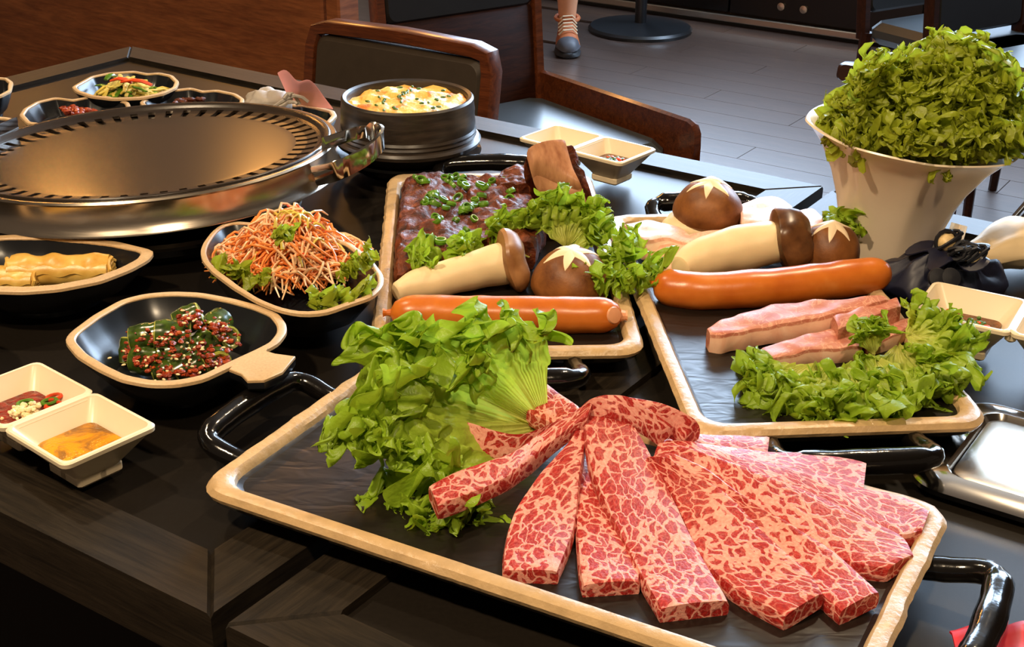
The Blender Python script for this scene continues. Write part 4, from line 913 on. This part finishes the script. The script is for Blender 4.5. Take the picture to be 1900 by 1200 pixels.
def spot(D, s_, fx, fy, z): c, ex, ey, hw, h, _ = D; return c+ex*(s_*hw/2+fx*hw*.5)+ey*(fy*h*.5)+Vector((0, 0, z))
DA = sauce_dish('white double sauce dish at the table edge with oil and red dips', [(-96, 735), (125, 867), (287, 785), (66, 665)])
DA[5](1, .0225, 'oil_dip', 'oil_dip', 'golden oil dip with ground pepper in the white sauce dish'); DA[5](-1, .022, 'red_dip', 'red_dip', 'dark red chili dip with garlic in the white sauce dish')
mb = MB(); rnd = random.Random(5)
for k in range(110): f = rnd.uniform(.5, 1.1); p = spot(DA, -1, rnd.gauss(.22, .13), rnd.gauss(-.12, .12), .022+.007*rnd.random()); mb.blob(p, .0026*f, .0021*f, .0019*f, rnd.random()*3, 7, 4, .3, seed=k)
single('minced_garlic', mb, 'garlic', 'pale heap of minced garlic on the red chili dip', 'garlic', kind='stuff')
for k, (fx, fy, m_, lb) in enumerate(((.2, .45, 'green_pepper', 'pale green pepper slice beside the minced garlic'), (-.1, .1, 'green_pepper', 'darker green pepper slice lying deeper in the red dip'), (.38, .42, 'red_pepper', 'red pepper slice on the chili dip by the dish wall'), (.1, .62, 'red_pepper', 'orange red pepper slice at the far wall of the chili dip'))):
    mb = MB(); p = spot(DA, -1, fx, fy, .0245); rr = []
    for i in range(14):
        a = 2*math.pi*i/14; d = Vector((math.cos(a), math.sin(a)*.75, .15*math.cos(a))); rr.append([p+d*(.0055+.0016*math.cos(b))+Vector((0, 0, .0015*math.sin(b))) for b in [2*math.pi*j/6 for j in range(6)]])
    mb.loft(rr, caps=False, loop=True); single('pepper_slice', mb, m_, lb, 'pepper')
DB = sauce_dish('white double sauce dish behind the rib bone at the far table edge', [(961, 256), (1152, 302), (1220, 276), (1031, 229)])
DB[5](1, .022, 'soy_dip', 'soy_dip', 'brown soy dip with greens in the white dish behind the ribs')
DC = sauce_dish('white double sauce dish beside the pork tray lettuce', [(1692, 574), (2072, 664), (2096, 590), (1731, 523)], .040)
DC[5](-1, .022, 'soy_dip', 'soy_dip', 'brown soy dip with chopped greens in the dish beside the pork tray')
for D, s_, n_, zz in ((DB, 1, 46, .022), (DC, -1, 40, .022)):
    mb = MB()
    for k in range(n_): p = spot(D, s_, rnd.gauss(.05, .2), rnd.gauss(-.05, .16), zz+.001+.003*rnd.random()); mb.mi = 0 if rnd.random() < .7 else 1; mb.blob(p, .0034*rnd.uniform(.6, 1.3), .0022, .0016, rnd.random()*3, 7, 4)
    single('chopped_greens', mb, ['chopped_scallion', 'red_pepper'], 'chopped greens and red pepper floating on the soy dip'+(' behind the ribs' if D is DB else ' beside the pork tray'), 'greens', kind='stuff')

# ------------------------------------------------------------------ omelette rolls
def roll(label, a, b, r):
    A, B = W(*a[:2], a[2]), W(*b[:2], b[2]); mb = MB(); d = (B-A); n_ = 26; pts = [A+d*i/(n_-1) for i in range(n_)]; mb.tube(pts, [r*(1+.05*math.sin(i*.7)) for i in range(n_)], 30, flat=.78)
    sd = a[0]*.01; mb.v = [v+Vector((0, 0, .0028*noise.noise(v*75+Vector((sd, 0, 0)))))+d.normalized()*(.002*noise.noise(v*160)) for v in mb.v]
    t = thing('omelette_roll', (A+B)/2-Vector((0, 0, r*.8)), label, 'omelette', 'omelette rolls'); obj('roll', mb, 'egg_roll', t)
    ax = d.normalized(); x = Vector((0, 0, 1)); y = ax.cross(x).normalized()
    for q, s_ in ((B, 1), (A, -1)):
        m = MB(); pp = []
        for i in range(46): th = i*.36; rr = r*.90*(1-i/52); pp.append(q+ax*s_*(.001+.0016*(i % 3 == 0))+x*(rr*.76*math.cos(th))+y*(rr*math.sin(th)))
        m.tube(pp, .0019, 6); obj('rolled_layer', m, 'egg_roll', t)
    # the loose flap along the roll
    m = MB(); side = y if y.y < 0 else -y
    rows = []
    for i in range(20):
        p = A+d*(i/19); w = .35+.12*math.sin(i*1.1); row = []
        for j in range(6): th = w-.55*j/5+.3; row.append(p+x*(r*.80*math.sin(th)+.0008)+side*(r*1.045*math.cos(th)))
        rows.append(row)
    m.loft([row+[q-side*.0016 for q in reversed(row)] for row in rows]); obj('flap', m, 'egg_roll', t)
roll('longer yellow omelette roll lying in the leaf-shaped dish', (22, 502, .027), (205, 500, .026), .0175)
roll('nearer yellow omelette roll cut by the picture edge', (-70, 520, .023), (66, 521, .022), .0150)

# ------------------------------------------------------------------ cucumber kimchi
rnd = random.Random(21); base = W(318, 645, .012)
def chunk(label, x, y, z, r, L, yaw, pitch):
    p = W(x, y, z); d = Vector((math.cos(yaw)*math.cos(pitch), math.sin(yaw)*math.cos(pitch), math.sin(pitch)))
    t = thing('cucumber_chunk', Vector((p.x, p.y, p.z-r)), label, 'cucumber', 'cucumber kimchi chunks')
    mb = MB(); pts = [p+d*(L*(i/6-.5)) for i in range(7)]; mb.tube(pts, [r*.93]+[r*(1+.05*math.sin(i*2+x)) for i in range(5)]+[r*.93], 16); mb.fat = [0]*len(mb.v); obj('skin', mb, 'cucumber', t)
    for s_ in (-1, 1):
        m = MB(); m.lathe([(.001, -.001), (r*.90, -.0008), (r*.88, .0006), (r*.72, .0012), (r*.56, -.0002), (.001, -.001)], p+d*(s_*L*.5), 16, d*s_); m.fat = [1 if 16 <= i < 80 else .75 for i in range(len(m.v))]; obj('cut_face', m, 'cucumber', t)
names = ['topmost dark green cucumber chunk of the kimchi heap', 'cucumber chunk on the far right shoulder of the kimchi heap', 'cucumber chunk on the far left shoulder of the kimchi heap', 'cucumber chunk at the left foot of the kimchi heap', 'cucumber chunk in the middle of the kimchi heap facing out', 'hollow-looking cucumber chunk with its cut face showing at the right foot', 'cucumber chunk at the front foot of the heap', 'cucumber chunk at the front foot beside the hollow one', 'cucumber chunk buried under chili paste in the heap', 'right-hand cucumber chunk with a pale cut rim', 'cucumber chunk under the topmost one', 'small cucumber chunk at the back of the heap']
spec = [(350, 592, .050, .011, .020, .3, .35), (400, 603, .040, .0115, .020, 1.2, .1), (275, 625, .036, .0115, .026, .1, .15), (243, 650, .022, .0095, .019, 1.5, 1.1), (325, 655, .031, .012, .024, .2, .1), (398, 670, .024, .0125, .018, -1.0, .1), (310, 690, .022, .011, .020, .3, .2), (350, 682, .026, .0115, .022, .5, .3), (275, 670, .026, .0115, .024, -.3, .1), (415, 628, .030, .0105, .019, -.7, .4), (320, 622, .044, .0125, .026, .2, -.1), (375, 642, .034, .011, .020, .9, .5)]
for nm, s_ in zip(names, spec): chunk(nm, *s_)
mb = MB(); 
for k in range(420):
    q = spec[rnd.randrange(len(spec))]; p = W(q[0]+rnd.gauss(0, 14), q[1]+rnd.gauss(0, 9), q[2]+q[3]*rnd.uniform(.4, .95)); f = rnd.uniform(.4, 1.25)**1.5; mb.blob(p, .0028*f, .0020*f, .0015*f, rnd.random()*3, 7, 4, .3, seed=k)
single('chili_paste', mb, 'chili_paste', 'red chili paste clinging to the cucumber kimchi', 'chili paste', kind='stuff')
mb = MB()
for k in range(70):
    q = spec[rnd.randrange(len(spec))]; p = W(q[0]+rnd.gauss(0, 15), q[1]+rnd.gauss(0, 9), q[2]+q[3]*rnd.uniform(.75, 1.12)); mb.blob(p, .0019, .0011, .0008, rnd.random()*3, 6, 4)
single('sesame_seeds', mb, 'sesame', 'white sesame seeds sprinkled over the cucumber kimchi', 'sesame', kind='stuff')

# ------------------------------------------------------------------ radish salad: a heap of shreds nobody could count
rnd = random.Random(31); mb = MB(); sc = W(548, 520, .012); sc.z = TZ
for k in range(760):
    a = rnd.random()*6.283; rr = math.sqrt(rnd.random()); hx, hy = .062, .055
    ht = .020+.058*max(0, 1-rr**1.9)*rnd.uniform(.7, 1.05)
    p = sc+Vector((rr*hx*math.cos(a)-.004, rr*hy*math.sin(a)+.006, max(ht, .016+.03*rr*rr))); L = rnd.uniform(.022, .05); yaw = a+1.57+rnd.gauss(0, .9); dip = rnd.uniform(-.7, .25)
    d = Vector((math.cos(yaw), math.sin(yaw), 0)); out = Vector((math.cos(a), math.sin(a), 0)); bow = rnd.uniform(-.018, .018); pts = []
    for i in range(7):
        s_ = i/6-.5; q = p+d*(L*s_)+Vector((-d.y, d.x, 0))*(bow*(4*s_*s_-.4)); q.z += -.022*s_*s_*2+.004*math.sin(i+k)-rr*.004; q.z = max(q.z, TZ+.014); pts.append(q)
    mb.mi = 0 if rnd.random() < .52 else 1; mb.tube(pts, [.0006, .0010, .0012, .0012, .0012, .0010, .0006], 5)
for k in range(34):
    a = rnd.random()*6.283; rr = rnd.random(); p = sc+Vector((rr*.05*math.cos(a), rr*.046*math.sin(a),   .080-.050*rr*rr)); mb.mi = 2; pts = [p+Vector((.008*s_*math.cos(k), .008*s_*math.sin(k), -.006*s_*s_)) for s_ in (-1, -.5, 0, .5, 1)]; mb.tube(pts, [.0008, .0012, .0013, .0015, .0022], 5)
single('radish_salad', mb, ['radish_orange', 'radish_pale', 'sprout_yellow'], 'heap of shredded orange radish salad in the shell-shaped dish', 'salad', kind='stuff')
mb = MB()
for k in range(50):
    a = rnd.random()*6.283; rr = math.sqrt(rnd.random()); p = sc+Vector((rr*.05*math.cos(a), rr*.048*math.sin(a), (.084-.058*rr**1.9))); mb.blob(p, .0013, .001, .0008, rnd.random()*3, 5, 3)
single('chili_flakes', mb, 'red_pepper', 'red chili flakes over the radish salad', 'chili', kind='stuff')

# ------------------------------------------------------------------ small side dishes at the back
def strands(cen, n_, hx, hy, h0, h1, L0, L1, w, mats, seed, label, name, cat_):
    r_ = random.Random(seed); mb = MB()
    for k in range(n_):
        a = r_.random()*6.283; rr = math.sqrt(r_.random()); p = cen+Vector((rr*hx*math.cos(a), rr*hy*math.sin(a), h0+(h1-h0)*(1-rr**1.5)*r_.uniform(.7, 1))); L = r_.uniform(L0, L1); yaw = r_.random()*6.28; d = Vector((math.cos(yaw), math.sin(yaw), 0)); sdv = Vector((-d.y, d.x, 0)); bow = r_.uniform(-.008, .008); pts = []
        for i in range(6): s_ = i/5-.5; pts.append(p+d*(L*s_)+sdv*(bow*4*s_*s_)+Vector((0, 0, -.02*s_*s_+.002*math.sin(i*2+k))))
        mb.mi = min(len(mats)-1, int(r_.random()**1.6*len(mats))); mb.tube(pts, [w*.7, w, w, w, w, w*.7], 6, flat=.45)
    return single(name, mb, mats, label, cat_, kind='stuff')
cb = cc_b.copy(); strands(cb+Vector((.0, -.004, 0)), 80, .042, .028, .020, .052, .03, .06, .0034, ['cabbage', 'sprout_yellow', 'green_pepper'], 41, 'pale yellow cabbage pickle strips in the small wavy dish', 'cabbage_pickle', 'pickle')
for k, (x0, y0, x1, y1, lb) in enumerate(((205, 150, 245, 154, 'red pepper strip on the cabbage pickle towards the wall end'), (225, 152, 282, 158, 'longer red pepper strip across the cabbage pickle'), (196, 148, 214, 143, 'short green pepper strip on top of the cabbage pickle'))):
    mb = MB(); A, B = W(x0, y0, .052), W(x1, y1, .050); mb.tube([A, A.lerp(B, .35)+Vector((0, 0, .004)), A.lerp(B, .7)+Vector((0, 0, .004)), B], [.003, .0045, .0045, .003], 8, flat=.5); single('pepper_strip', mb, 'red_pepper' if k < 2 else 'green_pepper', lb, 'pepper')
mb = MB(); r_ = random.Random(9)
for k in range(60):
    p = W(138+r_.gauss(0, 14), 205+r_.gauss(0, 5), .016+.022*r_.random()); mb.blob(p, .006*r_.uniform(.5, 1.2), .004, .003, r_.random()*3, 8, 5, .3, seed=k)
single('kimchi', mb, 'chili_paste', 'red kimchi heaped in the dish behind the grill', 'kimchi', kind='stuff')
mb = MB()
for k in range(40):
    p = W(350+r_.gauss(0, 18), 190+r_.gauss(0, 5), .014+.016*r_.random()); mb.blob(p, .006, .004, .003, r_.random()*3, 8, 5, .3, seed=k)
single('dark_relish', mb, 'braised_rib', 'dark glossy relish in the dish half hidden by the grill', 'relish', kind='stuff')
strands(cc_g+Vector((-.006, -.002, 0)), 50, .032, .02, .018, .040, .02, .035, .0022, ['sprout_yellow', 'green_pepper', 'cabbage'], 43, 'green pickle shreds in the dish by the pink pouch', 'green_pickle', 'pickle')

# ------------------------------------------------------------------ cloth pouches
def cloth_grid(fn, nu, nv, th=.0012):
    top = [[Vector(fn(i/(nu-1), j/(nv-1))) for j in range(nv)] for i in range(nu)]; low = [[p-Vector((0, 0, th)) for p in r] for r in top]
    mb = MB(); mb.loft([r+list(reversed(l)) for r, l in zip(top, low)]); return mb
c = W(520, 212, 0); t = thing('drawstring_pouch', c, 'small grey and pink drawstring pouch standing between the grill and the egg pot', 'pouch')
n0 = W(560, 182, .055)
mb = MB(); mb.blob(W(497, 194, .040), .030, .026, .019, .2, 26, 14, .3, seed=2); obj('bag', mb, 'grey_cloth', t, sharp=3)
cols = [W(548, 192, .048), W(520, 132, .075), W(552, 140, .082), W(585, 158, .070), W(615, 200, .045)]
def frill(u, v):
    a = cat_rom([tuple(p) for p in (W(515, 135, .080), W(540, 143, .086), W(567, 146, .082), W(590, 165, .070), W(617, 205, .044))], 21)[int(round(u*20))]; b = Vector((*W(540, 190, .046),)).lerp(W(575, 196, .040), u)
    p = Vector(a).lerp(b, v); p.y += .010*math.sin(u*9)*(1-v); p.z += .004*math.sin(u*13)*(1-v); return p
obj('ruffle', cloth_grid(frill, 21, 9), 'pink_cloth', t, sharp=1.2)
for k in range(6):
    mb = MB(); a = k*1.05; q = W(548, 186, .054); mb.tube([q+Vector((.022*math.cos(a)*s_-.008, -.004+.010*math.sin(a)*s_, .004+.006*math.sin(s_*2+k)-.008*s_*s_)) for s_ in (-.4, 0, .4, .8, 1.1)], .0021, 6); obj('cord', mb, 'grey_cloth', t)
# navy pouch
c = W(1745, 510, 0); t = thing('drawstring_pouch', Vector((c.x, c.y, TZ)), 'navy satin drawstring pouch with beaded cords in front of the lettuce bowl', 'pouch')
neck = W(1765, 462, .046); ctr = W(1738, 512, .012); rings = []
NP = 56
for i in range(15):
    s_ = i/14; ring = []
    for j in range(NP):
        a = 2*math.pi*j/NP; rad = (.062*math.cos(a)**2+.040*math.sin(a)**2)*(1+.12*math.sin(3*a+1)); pl = .0055*math.sin(7*a+2*s_)+.003*math.sin(13*a)
        k = (1-s_)**1.0*.86+.14; h = .006+.040*s_**.75; p = ctr.lerp(neck, s_**1.2); x = p.x+(rad*k+pl*min(1, 2.5*s_)*(.3+k))*math.cos(a); y = p.y+(rad*k+pl*min(1, 2.5*s_)*(.3+k))*math.sin(a)
        ring.append(Vector((x, y, TZ+h+pl*.7*s_+(.010*noise.noise(Vector((x*38, y*38, 4)))*(1-abs(2*s_-1))))))
    rings.append(ring)
rings = [[Vector((p.x*.97+ctr.x*.03, p.y*.97+ctr.y*.03, TZ+.0005)) for p in rings[0]]]+rings
mb = MB(); mb.loft(rings); obj('bag', mb, 'navy_satin', t, sharp=3)
def ruff(u, v):
    a = 2*math.pi*u; r = .008+.024*v; return neck+Vector((r*math.cos(a)*(1+.25*math.sin(5*a)), r*math.sin(a)*(1+.25*math.sin(5*a)), .006*v-.010*v*v+.005*math.sin(6*a)*v))
obj('ruffle', cloth_grid(ruff, 60, 8), 'navy_satin', t)
for (x, y, z), rb in (((1757, 450, .052), .0085), ((1805, 478, .045), .0085)):
    mb = MB(); q = W(x, y, z); mb.blob(q, rb, rb, rb, 0, 16, 10, .12); b_ = obj('bead', mb, 'bead', t)
    for k in range(3):
        mb = MB(); mb.tube([q+Vector(((rb+.003+.001*k)*math.cos(a)*.9, (rb+.002)*math.sin(a)*(.3+.3*k), (rb+.002)*math.sin(a+k))) for a in [2*math.pi*j/14 for j in range(15)]], .0018, 6); obj('cord', mb, 'navy_cord', t)
for k in range(7):
    mb = MB(); q = W(1783+4*k % 11, 466, .052); a = k*.9; mb.tube([q+Vector((.012*math.cos(a+b)*(.5+.5*math.sin(b*2)), .010*math.sin(a+b), .006*math.sin(b*1.7+k))) for b in [j*.45 for j in range(13)]], .0019, 6); obj('cord', mb, 'navy_cord', t)
for x in (1740, 1764):
    mb = MB(); q = W(x, 516, .038); mb.lathe([(.001, -.002), (.0085, -.002), (.0095, 0), (.0085, .002), (.001, .003)], q, 20, (.1, -.8, .5)); obj('toggle', mb, 'navy_cord', t)
# cream pouch and tongs
c = W(1860, 470, 0); t = thing('cloth_pouch', Vector((c.x, c.y, TZ)), 'cream satin pouch lying beside the white lettuce bowl', 'pouch')
A, B = W(1792, 478, .014), W(1990, 428, .022); d = (B-A); sd = Vector((-d.y, d.x, 0)).normalized(); rings = []
for i in range(24):
    s_ = i/23; w = (.006+.030*min(1, s_*2.6)**.8)*(1-.15*s_); p = A+d*s_; ring = []
    for j in range(22):
        a = 2*math.pi*j/22; q = p+sd*(w*math.cos(a)); q.z = TZ+.001+max(0, (.012+.010*min(1, s_*2))*(1+math.sin(a)))*.95+.0025*math.sin(5*a+s_*9)+.002*noise.noise(q*60); ring.append(q)
    rings.append(ring)
mb = MB(); mb.loft(rings); obj('bag', mb, 'cream_cloth', t, sharp=3)
mb = cloth_grid(lambda u, v: W(1765+30*u-10*v, 412+34*v+8*u, .016-.010*v+.003*math.sin(u*8)), 14, 10); obj('flap', mb, 'cream_cloth', t)
t = thing('tongs', W(1900, 430, 0), 'steel tongs with black grips leaning out beyond the cream pouch', 'tongs')
for k in (0, 1):
    mb = MB(); A, B = W(1858+9*k, 428+6*k, .012), W(1915+10*k, 366+12*k, .050); mb.tube([A, A.lerp(B, .5), B, B+(B-A)*.5], [.0035, .0045, .0055, .0055], 10, flat=.6); obj('arm', mb, 'chrome' if k == 0 else 'black_plastic', t)
# red paper napkin at the near corner
mb = MB(); q = [W(1762, 1171, .004), W(1905, 1160, .006), W(1960, 1300, .004), W(1800, 1290, .004)]; c2 = sum(q, Vector())/4
def nap(u, v):
    p = q[0].lerp(q[1], u).lerp(q[3].lerp(q[2], u), v); p.z += .0035*math.sin(u*5+v*2)**2+.003*math.exp(-((v-.12)/.08)**2); return p
single('paper_napkin', cloth_grid(nap, 14, 12, .0015), 'red_paper', 'folded red paper napkin at the near table corner', 'napkin')

# ------------------------------------------------------------------ white lettuce bowl
bb = W(1640, 468, 0); bc = Vector((bb.x, bb.y, TZ)); rx = .012
t = thing('lettuce_bowl', bc, 'tall white fluted bowl heaped with frilly lettuce', 'bowl')
H = .124
def bow(k, r, h, a):
    f = h/H; fl = 1+.10*(.64-abs(math.sin(4*a+.35)))*min(1, max(0, f*1.25))*(1-.75*max(0, f-.55)/.45 if f > .55 else 1); tl = -.009*math.cos(a)*f
    return r*fl, h+tl
mb = MB(); prof = [(.001, 0), (.040, 0), (.0435, .002), (.046, .012), (.050, .030), (.057, .055), (.067, .080), (.0825, .105), (.0955, .119), (.1015, .1230), (.1005, .1245), (.0965, .123), (.082, .106), (.064, .082), (.052, .055), (.044, .020), (.001, .014)]
mb.lathe(prof, bc, 108, None, bow); mb.v = [Vector((v.x+rx*(v.z-TZ)/H, v.y, v.z)) for v in mb.v]; obj('bowl', mb, 'white_bowl', t)

# ------------------------------------------------------------------ lettuce
GB = 'lettuce leaves heaped in the white bowl'; rnd = random.Random(77)
cen = bc+Vector((rx+.004, 0, H-.020)); k = 0
lab = 'frilly lettuce leaf in the %s'
for el, n_, L, zb, Rb in ((21, 15, .060, .010, .050), (38, 11, .058, .022, .040), (52, 9, .056, .036, .032), (66, 7, .052, .050, .024), (84, 4, .046, .060, .010)):
    for i in range(n_):
        a = 2*math.pi*(i+.5*(k % 2)+rnd.uniform(-.2, .2))/n_+el; e = math.radians(el+rnd.uniform(-8, 8)); d = Vector((math.cos(a)*math.cos(e), math.sin(a)*math.cos(e), math.sin(e)))
        b = cen+Vector((Rb*math.cos(a)+.004+.55*(zb-.010), Rb*math.sin(a), zb)); Lr = L*rnd.uniform(.85, 1.15)*((.84 if i % 5 else .98) if el < 30 else 1.04)
        up = Vector((-math.cos(a)*math.sin(e), -math.sin(a)*math.sin(e), math.cos(e)))
        lettuce_leaf(lab % {21: 'lowest ring of the heap just above the bowl rim', 38: 'second ring of the heap above the bowl rim', 52: 'broad middle of the heap on the bowl', 66: 'upper shoulder of the heap on the bowl', 84: 'very top of the heap on the bowl'}[el], GB, 'lettuce_deep', b, b+d*Lr, 1.0, up=up, amp=.0085, n1=8, n2=26, bend=.35 if i % 3 else -.4, cup=.35, seed=100+k, nt=290, ns=46, frill0=.2, crumple=1.0); k += 1
for q, (b_, t_) in enumerate((((1600, 232, .125), (1556, 160, .165)), ((1610, 220, .14), (1575, 140, .19)))):
    lettuce_leaf(('lower', 'upper')[q]+' lettuce leaf standing apart on the walkway flank of the heap', GB, 'lettuce_deep', W(*b_), W(*t_), .95, up=(.2, -.8, .5), amp=.0068, n1=8, n2=26, bend=.3, cup=.3, seed=190+q, nt=260, ns=40, frill0=.2, crumple=1.15)
def lf(label, group, b, tp, half, seed, mat='lettuce', **kw):
    kw.setdefault('zmin', TZ+TB+.001); lettuce_leaf(label, group, mat, W(b[0], b[1], b[2]), W(tp[0], tp[1], tp[2]), half, seed=seed, **kw)
G1 = 'lettuce leaves on the rib tray'; G2 = 'lettuce leaves on the pork tray'; G3 = 'big lettuce leaves on the beef tray'
K = dict(amp=.0088, n1=9, n2=28, bend=.3, cup=.2, nt=300, ns=46, frill0=.22, crumple=1.15)
lf('frilly lettuce leaf at the rib slab corner by the radish salad', G1, (835, 505, .03), (752, 478, .045), .8, 201, **K)
lf('frilly lettuce leaf between the rib slab and the oyster mushroom stem', G1, (905, 500, .03), (838, 452, .052), .8, 202, **K)
lf('frilly lettuce leaf lying against the middle of the ribs', G1, (985, 480, .03), (930, 400, .060), .9, 203, **K)
lf('tall frilly lettuce leaf in front of the rib bone', G1, (1050, 460, .035), (1040, 358, .075), .95, 204, **K)
lf('frilly lettuce leaf over the tray rim beside the rib bone', G1, (1060, 470, .03), (1120, 400, .062), .9, 205, **K)
lf('frilly lettuce leaf spilling over the long rim towards the pork tray', G1, (1100, 484, .03), (1186, 462, .050), .9, 206, **K)
lf('frilly lettuce leaf beside the starred shiitake spilling over the rim', G1, (1128, 500, .030), (1182, 535, .038), .8, 207, **K)
K = dict(amp=.0095, n1=9, n2=28, bend=-.35, cup=.2, nt=300, ns=46, frill0=.22, crumple=1.15)
lf('frilly lettuce leaf at the near end of the pork, pointing to the empty tray side', G2, (1480, 680, .034), (1384, 700, .032), .9, 211, **K)
lf('frilly lettuce leaf drooping over the front of the pork tray, second in the row', G2, (1515, 675, .036), (1452, 752, .030), .9, 212, **K)
lf('frilly lettuce leaf hanging to the front rim of the pork tray, middle of the row', G2, (1570, 680, .038), (1548, 772, .030), .9, 213, **K)
lf('frilly lettuce leaf in front of the pork, fourth in the row', G2, (1620, 660, .040), (1640, 752, .032), .9, 214, **K)
lf('frilly lettuce leaf near the far front corner of the pork tray', G2, (1665, 640, .040), (1722, 728, .034), .9, 215, **K)
lf('frilly lettuce leaf spilling over the tray rim under the sauce dish', G2, (1680, 620, .042), (1795, 668, .040), .9, 216, **K)
lf('frilly lettuce leaf reaching up to the rim of the soy dip dish', G2, (1680, 630, .040), (1780, 588, .052), .9, 217, **K)
lf('upright frilly lettuce leaf curling over the pork slices', G2, (1620, 660, .036), (1608, 590, .062), .8, 218, amp=.0085, n1=9, n2=26, nt=280, ns=44, bend=.3, cup=.2)
lf('small frilly lettuce leaf at the foot of the white bowl', G2, (1560, 462, .02), (1555, 392, .052), .8, 219, amp=.0085, n1=9, n2=26, nt=280, ns=44, bend=.3, cup=.2)
K = dict(nt=520, ns=60, frill0=.58, crumple=1.1)
lf('large lettuce leaf spread flat under the beef, its frill toward the tray corner', G3, (1030, 790, .024), (655, 812, .050), .62, 221, amp=.0115, n1=8, n2=28, bend=.45, cup=.12, up=(.1, -.45, 1), **K)
lf('large upright lettuce leaf with a pale ribbed middle behind the beef', G3, (1010, 800, .024), (735, 660, .090), .50, 222, amp=.0110, n1=8, n2=26, bend=-.25, cup=.30, up=(.25, -.9, .5), **K)
lf('tall lettuce leaf with its frilled tip raised highest over the beef tray', G3, (1015, 795, .024), (895, 612, .112), .50, 223, amp=.0105, n1=8, n2=26, bend=-.25, cup=.30, up=(0, -.9, .35), **K)
lf('curled lettuce frill drooping at the front under the beef strip', G3, (900, 850, .022), (752, 955, .024), .7, 224, amp=.0095, n1=9, n2=28, bend=-.2, cup=.1, nt=380, ns=50, frill0=.45)
lf('lettuce frill folded up at the flat end of the beef tray', G3, (760, 830, .030), (640, 850, .050), .8, 225, amp=.0095, n1=8, n2=24, bend=.4, cup=.2, nt=320, ns=46, frill0=.35)
for k, (b, tp, z0, z1) in enumerate((((480, 510), (415, 512), .03, .044), ((630, 505), (690, 490), .040, .055), ((610, 550), (655, 562), .036, .046), ((540, 450), (515, 425), .076, .088))):
    lettuce_leaf(['frilly lettuce bit at the lip of the shell-shaped dish', 'frilly lettuce bit in the radish salad near the rib tray', 'frilly lettuce bit at the front of the radish salad', 'small lettuce bit crowning the radish salad'][k], 'lettuce bits in the radish salad', 'lettuce_deep', W(*b, z0), W(*tp, z1), .9, amp=.0065, n1=6, n2=18, bend=.3, seed=240+k, nt=180, ns=30, frill0=.2)
